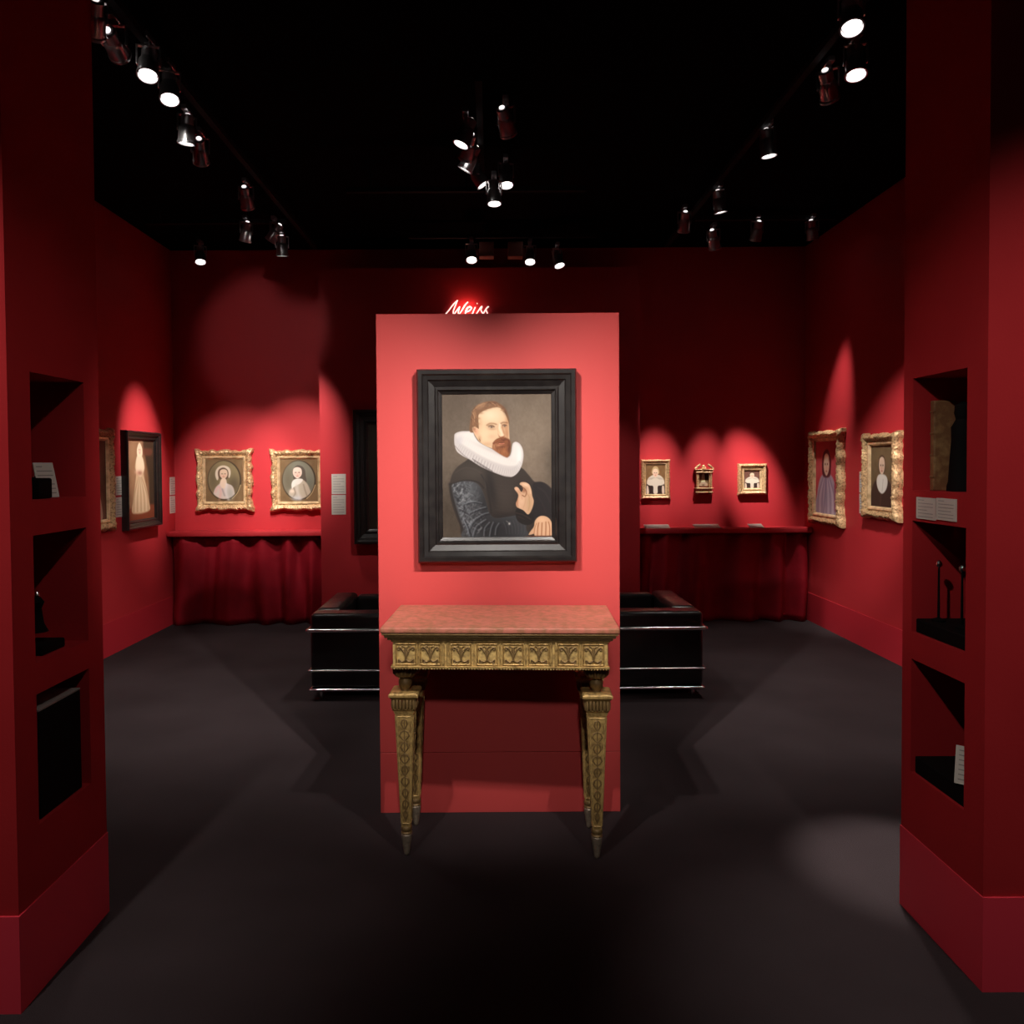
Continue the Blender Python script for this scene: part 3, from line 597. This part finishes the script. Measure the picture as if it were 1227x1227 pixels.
# left, bottom niche: black block with grey top
t = thing('display_block', 'black block with a grey top filling the bottom niche of the left portal', 'display block', (-1.435, 2.27, .475))
bm = bmesh.new(); box(bm, -.115, .115, -.11, .11, 0, .315, .003); obj('body', bm, M['blackbox'], t)
bm = bmesh.new(); box(bm, -.115, .115, -.11, .11, .315, .321, .001); obj('top', bm, M['greytop'], t)
# right, top niche: gilt leather book upright and dark statuette
t = thing('upright_book', 'tall brown gilt-tooled leather book standing in the top niche of the right portal', 'book', (1.462, 2.432, 1.405), R(-6))
bm = bmesh.new(); box(bm, -.035, .031, -.012, -.006, 0, .29, .002); box(bm, -.035, .031, .006, .012, 0, .29, .002); obj('cover', bm, M['leatherbook'], t)
bm = bmesh.new(); box(bm, -.034, .027, -.006, .006, .005, .285); obj('pages', bm, M['goldfield'], t)
bm = bmesh.new()
for z in (.04, .11, .18, .25): box(bm, -.040, -.032, -.013, .013, z, z+.008, .002)
box(bm, -.038, -.034, -.012, .012, 0, .29, .002)
obj('spine', bm, M['leatherbook'], t)
t = thing('dark_statuette', 'black statuette with a silver fitting beside the leather book in the right portal niche', 'statuette', (1.468, 2.345, 1.405))
bm = bmesh.new(); lathe(bm, [(.044, 0), (.044, .015), (.040, .03), (.036, .10), (.032, .16), (.033, .20), (.02, .225), (.025, .245), (.022, .27), (.004, .28)], 20); obj('figure', bm, M['blackbox'], t, smooth=True)
bm = bmesh.new(); lathe(bm, [(.001, 0), (.006, .006), (.004, .02), (.001, .03)], 10, (-.006, -.040, .055)); obj('fitting', bm, M['silver'], t, smooth=True)
# right, middle niche: two silver-topped pieces on black base
t = thing('display_plinth', 'low black base in the middle niche of the right portal', 'display base', (1.525, 2.32, .94))
bm = bmesh.new(); box(bm, -.14, .14, -.132, .132, 0, .045, .004); obj('base', bm, M['blackbox'], t); t2 = t
for i, (x, y, lb) in enumerate(((1.432, 2.405, 'farther thin dark staff with a silver knob in the right portal middle niche'), (1.438, 2.295, 'nearer thin dark staff with a silver knob in the right portal middle niche'))):
    t = thing('knobbed_staff', lb, 'staff', (x, y, .985), 0, 'staffs in the right middle niche')
    bm = bmesh.new(); lathe(bm, [(.02, 0), (.02, .006), (.004, .012), (.003, .175)], 12); obj('shaft', bm, M['blackbox'], t, smooth=True)
    bm = bmesh.new(); lathe(bm, [(.003, .172), (.009, .178), (.010, .186), (.006, .194), (.001, .197)], 14); obj('knob', bm, M['silver'], t, smooth=True)
# right, bottom niche
t = thing('display_plinth', 'low black base in the bottom niche of the right portal', 'display base', (1.525, 2.32, .475))
bm = bmesh.new(); box(bm, -.14, .14, -.132, .132, 0, .055, .004); obj('base', bm, M['blackbox'], t)
niche_card('white text card leaning at the near side of the right portal bottom niche', (1.415, 2.205, .592), R(-42), .085, .11, -R(14))
t = thing('pocket_watch', 'small round silver disc lying on the black base in the right portal bottom niche', 'disc', (1.425, 2.262, .531))
bm = bmesh.new(); lathe(bm, [(.010, 0), (.017, .004), (.016, .010), (.006, .013)], 20); obj('disc', bm, M['greytop'], t, smooth=True)
bm = bmesh.new(); tube(bm, [(.023+.006*math.cos(a), .006*math.sin(a), .005) for a in np.linspace(0, 2*PI, 13)[:-1]], .0012, 6, True); obj('ring', bm, M['silver'], t, smooth=True)

# ------------------------------------------------------------------ console table
T = thing('console_table', 'gilded carved console table with a reddish marble top, before the partition', 'table', (.030, 2.935, 0), R(-2.6))
TW, TD = .872, .45
bm = bmesh.new(); box(bm, -TW/2, TW/2, -TD/2, TD/2, .883, .905, .006, 3)
tp = obj('table_top', bm, M['marble'], T, smooth=True)
bm = bmesh.new()
for i, (o_, z0, z1) in enumerate(((.004, .875, .883), (.012, .864, .875), (.022, .853, .864))): box(bm, -TW/2+o_, TW/2-o_, -TD/2+o_, TD/2-o_, z0, z1, .003)
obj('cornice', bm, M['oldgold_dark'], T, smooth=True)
AW, AD = .395, .190
bm = bmesh.new(); box(bm, -AW, AW, -AD, AD, .752, .853); obj('apron', bm, M['goldfield'], T)
bm = bmesh.new()
box(bm, -AW-.006, AW+.006, -AD-.006, AD+.006, .845, .853, .002); box(bm, -AW-.007, AW+.007, -AD-.007, AD+.007, .748, .757, .002)
n = 74
for i in range(n):
    x = -AW+2*AW*(i+.5)/n; lathe(bm, [(.0015, .743), (.0038, .7465), (.0015, .7495)], 6, (x, -AD-.004, 0))
obj('moulding', bm, M['oldgold'], T)
# eight carved panels
def motif():
    bm = bmesh.new(); y = -.003
    for s in (-1, 1):
        tube(bm, [(x*s, y, z) for x, z in cat([(0, -.006), (.008, .008), (.016, .020), (.024, .026), (.030, .022), (.028, .016), (.023, .018)], 3)], [.0042-.0016*k/18 for k in range(19)], 6)
        tube(bm, [(x*s, y, z) for x, z in cat([(0, -.020), (.010, -.028), (.020, -.026), (.027, -.020), (.027, -.030), (.020, -.034)], 3)], [.0034-.0012*k/15 for k in range(16)], 6)
        tube(bm, [(x*s, y, z) for x, z in cat([(.002, .020), (.008, .028), (.015, .030)], 3)], .0022, 6)
    tube(bm, [(0, y, -.026), (0, y, -.010), (0, y, .010), (0, y, .026)], [.0025, .0045, .0070, .0035], 8)
    lathe(bm, [(.002, -.001), (.0065, .003), (.002, .0055)], 10, (0, -.001, -.004), axis='y')
    return bm
pw, ph_ = .078, .080
def border():
    bm = frame_mesh(pw, ph_, [(0, 0), (0, .004), (.002, .006), (.0045, .004), (.006, .0)], 1); return bm
pb = obj('carved_panel', border(), M['oldgold'], T); pmf = obj('scroll_relief', motif(), M['oldgold_dark'], pb, smooth=True)
xs = [-.352, -.262, -.148, -.052, .044, .138, .246, .337]
xs = [x+.006 for x in xs]
pb.location = (xs[0], -AD, .8005)
def addpanel(x, y, rz):
    q_ = share(pb, 'carved_panel', T, (x, y, .8005), (0, 0, rz)); share(pmf, 'scroll_relief', q_, (0, 0, 0)); return q_
for x in xs[1:]: addpanel(x, -AD, 0)
for s in (-1, 1):
    for y in (-.11, 0, .11): addpanel(s*AW, y, s*PI/2)
for x in ((xs[1]+xs[2])/2, (xs[5]+xs[6])/2):
    for d in (-.009, .009): bm = bmesh.new(); box(bm, x+d-.005, x+d+.005, -AD-.006, -AD, .757, .845, .002); obj('pilaster_strip', bm, M['oldgold'], T)
for x in (.5*(xs[0]+xs[1]), .5*(xs[2]+xs[3]), .5*(xs[3]+xs[4]), .5*(xs[4]+xs[5]), .5*(xs[6]+xs[7])): bm = bmesh.new(); box(bm, x-.003, x+.003, -AD-.004, -AD, .757, .845, .0015); obj('pilaster_strip', bm, M['oldgold'], T)
# legs
def make_leg():
    bm = bmesh.new()
    sqlathe(bm, [(.036, .748), (.046, .742), (.046, .733)])
    sqlathe(bm, [(.050, .640), (.056, .634), (.056, .626), (.048, .618), (.044, .612)])
    sqlathe(bm, [(.044, .575), (.040, .570), (.037, .560), (.036, .556)])
    sqlathe(bm, [(.0345, .556), (.030, .42), (.0235, .27), (.017, .115)])
    L = obj('leg', bm, M['oldgold'], T)
    bm = bmesh.new(); lathe(bm, [(.036, .735), (.046, .722), (.046, .708), (.034, .694), (.020, .690)], 72, flute=.07, nfl=14)
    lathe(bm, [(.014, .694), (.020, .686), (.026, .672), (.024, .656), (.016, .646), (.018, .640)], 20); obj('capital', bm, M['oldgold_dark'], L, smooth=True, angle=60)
    bm = bmesh.new()
    for s in range(4):
        mt = Matrix.Rotation(s*PI/2, 4, 'Z')
        for k in range(7):
            x = -.038+k*.0127; vs0 = len(bm.verts)
            r0 = len(bm.verts); lathe(bm, [(.0035, .577), (.0058, .584), (.0058, .604), (.0045, .614)], 8, (x, -.043, 0)); bm.verts.ensure_lookup_table()
            for v in bm.verts[r0:]: v.co = mt @ v.co
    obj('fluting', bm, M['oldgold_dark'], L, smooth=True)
    bm = bmesh.new(); lathe(bm, [(.017, .118), (.021, .112), (.022, .103), (.018, .096), (.022, .090), (.018, .085)], 20); obj('ring', bm, M['oldgold_dark'], L, smooth=True)
    bm = bmesh.new(); lathe(bm, [(.016, .087), (.021, .082), (.0205, .072), (.016, .040), (.0115, .012), (.010, .004), (.006, 0)], 20); obj('foot', bm, M['ferrule'], L, smooth=True)
    # carved face panels on the four faces
    bm = bmesh.new()
    def hw(z): return .017+(.0345-.017)*((z-.115)/(.556-.115)) - .001
    for s in range(4):
        mt = Matrix.Rotation(s*PI/2, 4, 'Z'); r0 = len(bm.verts)
        def pt(fx, z): w = hw(z); return (fx*w, -w-.0015, z)
        for sd in (-1, 1): tube(bm, [pt(sd*.86, z) for z in (.548, .4, .26, .13)], .0022, 5)
        for z in (.546, .13): tube(bm, [pt(-.86, z), pt(.86, z)], .002, 5)
        bm.verts.ensure_lookup_table()
        for v in bm.verts[r0:]: v.co = mt @ v.co
    obj('edge_bead', bm, M['goldfield'], L, smooth=True)
    bm = bmesh.new()
    for s in range(4):
        mt = Matrix.Rotation(s*PI/2, 4, 'Z'); r0 = len(bm.verts)
        for z, kx in ((.52, .35), (.475, .6), (.43, .5), (.385, .62), (.34, .5), (.295, .62), (.25, .5), (.205, .55), (.165, .4)):
            for sd in (-1, 1): tube(bm, [pt(0, z+.018), pt(sd*kx*.7, z+.012), pt(sd*kx, z-.002), pt(sd*kx*.5, z-.014), pt(0, z-.022)], [.0016, .003, .0034, .0026, .0014], 6)
        tube(bm, [pt(0, z) for z in (.535, .45, .3, .14)], .0022, 6)
        bm.verts.ensure_lookup_table()
        for v in bm.verts[r0:]: v.co = mt @ v.co
    obj('leaf_carving', bm, M['oldgold_dark'], L, smooth=True)
    return L
leg = make_leg(); kids = list(leg.children); lp = [(-.372, -.073+.03), (.348, -.073+.0), (-.352, .155), (.345, .158)]
lp = [(-.365, -.098), (.362, -.098), (-.365, .140), (.352, .140)]
leg.location = (*lp[0], 0)
for x, y in lp[1:]:
    q_ = share(leg, 'leg', T, (x, y, 0))
    for k in kids: share(k, k.name.split('.')[0], q_, (0, 0, 0))

# ------------------------------------------------------------------ black leather sofa seen from behind
S = thing('leather_sofa', 'black leather box sofa with chrome tube frame standing behind the partition', 'sofa', (.083, 5.10, 0))
SW, y0, y1 = 1.25, -.36, .44
def cush(bm, *a, bev=.03): box(bm, *a, bev, 4)
bm = bmesh.new(); cush(bm, -SW, SW, y0+.0, y0+.16, .078, .557); obj('backrest', bm, M['leather'], S, smooth=True, angle=60)
bm = bmesh.new(); cush(bm, -SW, -SW+.17, y0+.162, y1, .078, .562, bev=.035); ar = obj('armrest', bm, M['leather'], S, smooth=True, angle=60)
share(ar, 'armrest', S, (2*SW-.17, 0, 0))
bm = bmesh.new(); cush(bm, -SW+.17, SW-.17, y1-.12, y1, .10, .55); obj('front_bolster', bm, M['leather'], S, smooth=True, angle=60)
bm = bmesh.new(); cush(bm, -SW+.175, -.005, y0+.165, y1-.125, .12, .40, bev=.04); c0 = obj('seat_cushion', bm, M['leather'], S, smooth=True, angle=60)
share(c0, 'seat_cushion', S, (SW-.17, 0, 0))
bm = bmesh.new()
def loop(z, r, o_): tube(bm, [(-SW-o_, y0-o_, z), (SW+o_, y0-o_, z), (SW+o_, y1+o_, z), (-SW-o_, y1+o_, z)], r, 10, True)
def rectloop(z, r, o_):
    for a_, b_ in (((-SW-o_, y0-o_), (SW+o_, y0-o_)), ((SW+o_, y0-o_), (SW+o_, y1+o_)), ((SW+o_, y1+o_), (-SW-o_, y1+o_)), ((-SW-o_, y1+o_), (-SW-o_, y0-o_))):
        tube(bm, [(*a_, z), (*b_, z)], r, 10)
    for x in (-SW-o_, SW+o_):
        for y in (y0-o_, y1+o_): lathe(bm, [(r*.6, -r), (r, -r*.5), (r, r*.5), (r*.6, r)], 10, (x, y, z))
rectloop(.452, .0125, .010); obj('upper_rail', bm, M['chrome'], S, smooth=True)
bm = bmesh.new(); rectloop(.195, .0075, .004); obj('middle_rail', bm, M['chrome'], S, smooth=True)
bm = bmesh.new(); rectloop(.070, .010, -.002); obj('lower_rail', bm, M['chrome'], S, smooth=True)
bm = bmesh.new(); box(bm, -SW+.01, SW-.01, y0+.01, y1-.01, .058, .078); obj('underside', bm, M['blackbox'], S)
bm = bmesh.new(); lathe(bm, [(.012, 0), (.014, .004), (.011, .07)], 12); f0 = obj('foot', bm, M['chrome'], S, smooth=True); f0.location = (-SW+.06, y0+.05, 0)
for x, y in ((SW-.06, y0+.05), (-SW+.06, y1-.05), (SW-.06, y1-.05)): share(f0, 'foot', S, (x, y, 0))

# ------------------------------------------------------------------ neon script sign
SY = BY-.03
def sp(x, y): p_ = P(500+x/8.764, 340+y/8.764, Y=SY); return (p_.x, SY, p_.z)
sg = thing('script_sign', 'glowing white handwritten script sign on the centre wall above the partition', 'sign', sp(520, 380))
org = Vector(sp(520, 380))
letters = [
 ('letter_w', [[(298, 318), (335, 275), (375, 220), (422, 174)], [(422, 174), (398, 235), (378, 290), (380, 330)], [(380, 330), (408, 290), (446, 240)], [(446, 240), (432, 290), (432, 332)], [(432, 332), (465, 285), (500, 225), (532, 192)]]),
 ('letter_e', [[(505, 300), (545, 285), (570, 255), (550, 240), (520, 265), (505, 310), (515, 345), (550, 340), (580, 310)]]),
 ('letter_i', [[(610, 245), (590, 290), (580, 330), (600, 340), (625, 310)], [(625, 208), (632, 206)]]),
 ('letter_s', [[(625, 310), (665, 250), (680, 240), (668, 275), (685, 310), (670, 345), (640, 340)]]),
 ('letter_s', [[(690, 320), (725, 260), (750, 238), (722, 270), (735, 310), (722, 345), (695, 345)]])]
for nm, strokes in letters:
    bm = bmesh.new()
    for st in strokes:
        pts = [Vector(sp(x, y))-org for x, y in (cat(st, 5) if len(st) > 2 else st)]
        tube(bm, pts, .0052, 8)
    pts0 = Vector(sp(*strokes[0][len(strokes[0])//2]))-org
    tube(bm, [pts0, pts0+Vector((0, .03, 0))], .004, 6)
    obj(nm, bm, M['neon'], sg, smooth=True)

gl = bpy.data.lights.new('sign_glow', 'POINT'); gl.energy = 1.6; gl.color = (1, .35, .25); gl.shadow_soft_size = .04
glo = bpy.data.objects.new('sign_glow', gl); COL.objects.link(glo); glo.parent = sg; glo.location = (0, -.02, .10)
# ------------------------------------------------------------------ ceiling tracks and spotlights
ZT = 3.40
def track(lab, a, b):
    a, b = Vector(a), Vector(b); t = thing('ceiling_track', lab, 'lighting track', (a+b)/2)
    d = (b-a)/2; bm = bmesh.new()
    if abs(d.y) > abs(d.x): box(bm, -.018, .018, -d.y, d.y, -.016, .016)
    else: box(bm, -abs(d.x), abs(d.x), -.018, .018, -.016, .016)
    obj('rail', bm, M['lampblack'], t)
    bm = bmesh.new()
    for s in (-.8, 0, .8): lathe(bm, [(.006, .016), (.006, CEIL-a.z)], 8, (d.x*s, d.y*s, 0))
    obj('hanger', bm, M['lampblack'], t)
track('long black lighting track along the left side of the ceiling', (-1.60, .4, ZT+.06), (-1.60, 6.6, ZT+.06)) if False else None
track('long black lighting track running back along the left side of the ceiling', (-1.60, 2.6, ZT+.08), (-1.60, 6.9, ZT+.08))
track('long black lighting track running back along the right side of the ceiling', (1.60, 2.6, ZT+.08), (1.60, 6.9, ZT+.08))
track('black lighting track running back along the middle of the ceiling', (-.06, 3.9, ZT+.08), (-.06, 5.15, ZT+.08))
track('black crosswise lighting track hanging in the middle of the ceiling', (-1.0, 5.25, ZT), (.66, 5.25, ZT))
track('black crosswise lighting track over the far left corner', (-2.8, 6.15, ZT+.08), (-1.66, 6.15, ZT+.08))
track('black crosswise lighting track over the far right corner', (1.66, 6.15, ZT+.08), (2.8, 6.15, ZT+.08))
track('black crosswise lighting track just in front of the centre wall', (-.7, 6.45, 3.44), (.9, 6.45, 3.44))
track('black crosswise lighting track over the front room behind the viewer', (-1.2, -1.75, 3.50), (1.2, -1.75, 3.50))
track('black crosswise lighting track in the foreground ceiling before the portal', (-1.5, .80, 3.48), (1.5, .80, 3.48))
def head_meshes():
    bm = bmesh.new(); lathe(bm, [(.026, -.085), (.034, -.078), (.034, -.03), (.036, -.028), (.044, -.01), (.046, .055), (.050, .058), (.050, .070), (.043, .070), (.041, .050)], 24)
    h = obj('housing', bm, M['lamp'], None, smooth=True); h.rotation_mode = 'QUATERNION'
    bm = bmesh.new(); lathe(bm, [(.001, .052), (.038, .052), (.030, .064), (.001, .067)], 24); l = obj('lens', bm, M['lens'], h, smooth=True)
    bm = bmesh.new(); box(bm, -.017, .017, -.045, .045, -.028, .0, .004); box(bm, -.013, .013, -.013, .013, -.048, -.028); a = obj('adapter', bm, M['lamp'], None)
    bm = bmesh.new()
    for s in (-1, 1): box(bm, s*.050-.003, s*.050+.003, -.010, .010, -.135, -.045, .001)
    box(bm, -.053, .053, -.010, .010, -.050, -.044, .001); y = obj('yoke', bm, M['lamp'], None)
    bm = bmesh.new(); lathe(bm, [(.001, -.0865), (.016, -.0865), (.012, -.092), (.001, -.094)], 12); v = obj('rear_glint', bm, M['glintglow'], h, smooth=True)  # glowing cap added for the bright glints on the metal, not a lamp part
    return h, l, a, y, v
HEAD = None
GRP = {}
def spot(lab, pos, target, power, angle=30, blend=.6, radius=.03, col=(1, .93, .86), lens=True):
    """pos = centre of the lamp head"""
    global HEAD
    pos = Vector(pos); target = Vector(target); d = (target-pos).normalized()
    t = thing('track_spotlight', lab, 'spotlight', pos, 0, 'spotlights on the ceiling tracks')
    q_ = d.to_track_quat('Z', 'Y')
    if HEAD is None:
        HEAD = head_meshes(); h, l, a, y, v = HEAD; h.parent = t; a.parent = t; y.parent = t
    else:
        H0, L0, A0, Y0, V0 = HEAD
        h = share(H0, 'housing', t); l = share(L0, 'lens', h); a = share(A0, 'adapter', t); y = share(Y0, 'yoke', t); v = share(V0, 'rear_glint', h)
    h.rotation_mode = 'QUATERNION'; h.rotation_quaternion = q_
    az = math.atan2(d.y, d.x)-PI/2
    a.location = (0, 0, .132); y.location = (0, 0, .128); y.rotation_euler = (0, 0, az)
    ld = bpy.data.lights.new('spot_beam', 'SPOT'); ld.energy = power; ld.spot_size = R(angle); ld.spot_blend = blend; ld.shadow_soft_size = radius; ld.color = col
    lo = bpy.data.objects.new('spot_beam', ld); COL.objects.link(lo); lo.parent = t
    lo.location = d*.085; lo.rotation_mode = 'QUATERNION'; lo.rotation_quaternion = (-d).to_track_quat('Z', 'Y')
    return t
def at(px, py, Z=3.37): p_ = P(px, py, Z=Z); return p_
#@LIGHTS
# foreground pair that lights the portrait and the table
spot('foreground spotlight left of centre aimed at the bearded portrait', (-.84, .82, 3.36), (.0, 3.2, 1.08), 225, 36, 1)
spot('foreground spotlight right of centre aimed at the bearded portrait', (.80, .82, 3.36), (.08, 3.2, 1.12), 245, 36, 1)
spot('added fill spotlight over the middle of the front room, aimed at the gilded table', (.0, -1.75, 3.38), (.03, 3.1, .72), 185, 26, 1, .10)  # unseen lamp added to soften the shade under the table cornice
spot('foreground spotlight at the left end of the crosswise track, on the left pillar', (-1.42, .80, 3.36), (-1.72, 2.05, .95), 130, 56, 1)
spot('foreground spotlight at the right end of the crosswise track, on the right pillar', (1.42, .80, 3.36), (1.80, 2.1, .95), 85, 56, 1)
spot('added foreground fill spotlight turned across to the niches of the right pillar', (-.45, .82, 3.36), (1.38, 2.32, .9), 105, 46, 1)  # unseen fill lamp added to brighten the right niches and inner face
spot('added foreground fill spotlight turned across to the niches of the left pillar', (.45, .82, 3.36), (-1.31, 2.28, .9), 45, 46, 1)  # its added counterpart, filling the left niches and inner face
spot('foreground spotlight right of centre shining past the partition to the left floor', (1.05, .80, 3.36), (-2.2, 4.9, 0), 620, 32, 1)
spot('foreground spotlight left of centre shining past the partition to the right floor', (-1.12, .80, 3.36), (2.3, 4.9, 0), 620, 32, 1)
# left track
spot('spotlight at the near end of the left track, turned to the gilt painting', at(113, 24), (XL, 5.45, 1.3), 110, 24, .9)
spot('second spotlight from the near end of the left track, seen side on', at(137, 53), (-2.12, 7.2, 2.68), 65, 23, .6)
spot('upper of two lit lenses facing the viewer on the left track', at(178, 77), (-1.3, 2.4, 0), 20, 40, 1)
spot('lower of two lit lenses facing the viewer on the left track', at(203, 106), (-1.1, 2.7, 0), 20, 40, 1)
spot('spotlight just below the two lit lenses on the left track', at(224, 157), (-2.1, 4.7, 0), 110, 50, .9)
spot('middle spotlight on the left track, aimed at the oval lady portrait', at(240, 182), (-2.45, YB, 1.30), 480, 26, .9)
spot('single spotlight on the far half of the left track', at(295, 238), (-1.85, YB, 1.35), 380, 32, .9)
spot('upper spotlight of the cluster at the far end of the left track', at(329, 280), (XL, 6.55, 1.58), 430, 27, 1)
spot('lower spotlight of the cluster at the far end of the left track', at(338, 296, 3.24), (-1.75, 6.7, 0), 55, 40, .6)
spot('lit spotlight close to the far left corner facing the viewer', at(240, 306), (-2.1, 5.6, 0), 40, 44, .6)
spot('spotlight on the crosswise track in the far left corner', at(295, 279), (-2.6, 6.9, 1.0), 10, 40, .6)
# right track
spot('brightest spotlight at the near end of the right track, top of the picture', at(1020, 19), (1.15, 2.0, 0), 90, 30, .8)
spot('bright spotlight facing the viewer on the right track, second from the near end', at(1025, 75), (1.50, 2.76, 0), 520, 15, .9)
spot('spotlight seen side on just below the bright pair of the right track', at(992, 104), (XR, 5.60, 1.45), 430, 26, .9)
spot('middle spotlight on the right track, between the bright pair and the far end', at(920, 173), (2.1, 4.7, 0), 110, 50, .9)
spot('spotlight on the far half of the right track above the sofa end', at(862, 243), (2.3, 5.9, 0), 70, 40, .6)
spot('lowest spotlight at the far end of the right track', at(855, 288, 3.27), (2.48, YB, 1.32), 620, 17, 1)
spot('spotlight left of the far end of the right track', at(820, 267), (1.57, YB, 1.34), 420, 17, 1)
spot('inner spotlight on the crosswise track in the far right corner', at(907, 278), (2.02, YB, 1.33), 360, 15, 1)
spot('outer spotlight on the crosswise track in the far right corner', at(973, 277), (XR, 6.60, 1.50), 200, 28, 1)
# middle cluster
spot('frontmost spotlight of the middle track', at(558, 160), (-1.6, 4.2, 0), 35, 50, .8)
spot('second spotlight of the middle track', at(561, 177), (-1.0, 6.8, 1.25), 110, 26, .9)
spot('third spotlight of the middle track', at(563, 191), (-2.0, 5.4, 0), 60, 60, .8)
spot('rear spotlight of the middle track', at(572, 211, 3.40), (2.2, 5.2, 0), 60, 60, .8)
spot('lit lens facing the viewer above the crosswise track in the middle', at(606, 211, 3.40), (.3, 4.2, 0), 12, 40, .8)
spot('single spotlight right of the middle track', at(606, 147), (1.0, 6.8, 1.2), 70, 24, .8)
spot('spotlight hanging from the middle crosswise track', at(592, 232, 3.25), (.1, 4.6, 0), 15, 40, .8)
spot('lit lens left of the brown boxes before the centre wall', P(565, 304, Y=6.45), (-.1, 5.0, .3), 25, 40, .8)
spot('spotlight right beside the brown boxes before the centre wall', P(635, 306, Y=6.45), (.3, 5.2, .3), 15, 40, .8)
spot('rightmost spotlight before the centre wall, right of the brown boxes', P(668, 310, Y=6.45), (1.3, 5.6, .3), 15, 40, .8)
#@ENDLIGHTS
for px, lb in ((583, 'left of two small brown square boxes hanging before the centre wall'), (617.5, 'right of two small brown square boxes hanging before the centre wall')):
    p_ = P(px, 300, Y=6.60); t = thing('ceiling_box', lb, 'box', p_)  # plain hanging box, use unknown
    bm = bmesh.new(); box(bm, -.064, .064, -.05, .05, -.066, .062, .004); obj('case', bm, M['brownbox'], t)
    bm = bmesh.new(); box(bm, -.052, .052, -.053, -.049, -.030, .050, .002); box(bm, -.062, .062, -.054, -.048, -.062, -.048, .002); obj('front_plate', bm, M['brownbox'], t)
    bm = bmesh.new(); box(bm, -.015, .015, -.01, .01, .062, CEIL-p_.z); obj('hanger', bm, M['lampblack'], t)

w = bpy.data.worlds.new('World'); SC.world = w; w.use_nodes = True
w.node_tree.nodes['Background'].inputs[0].default_value = (.5, .35, .38, 1); w.node_tree.nodes['Background'].inputs[1].default_value = .005
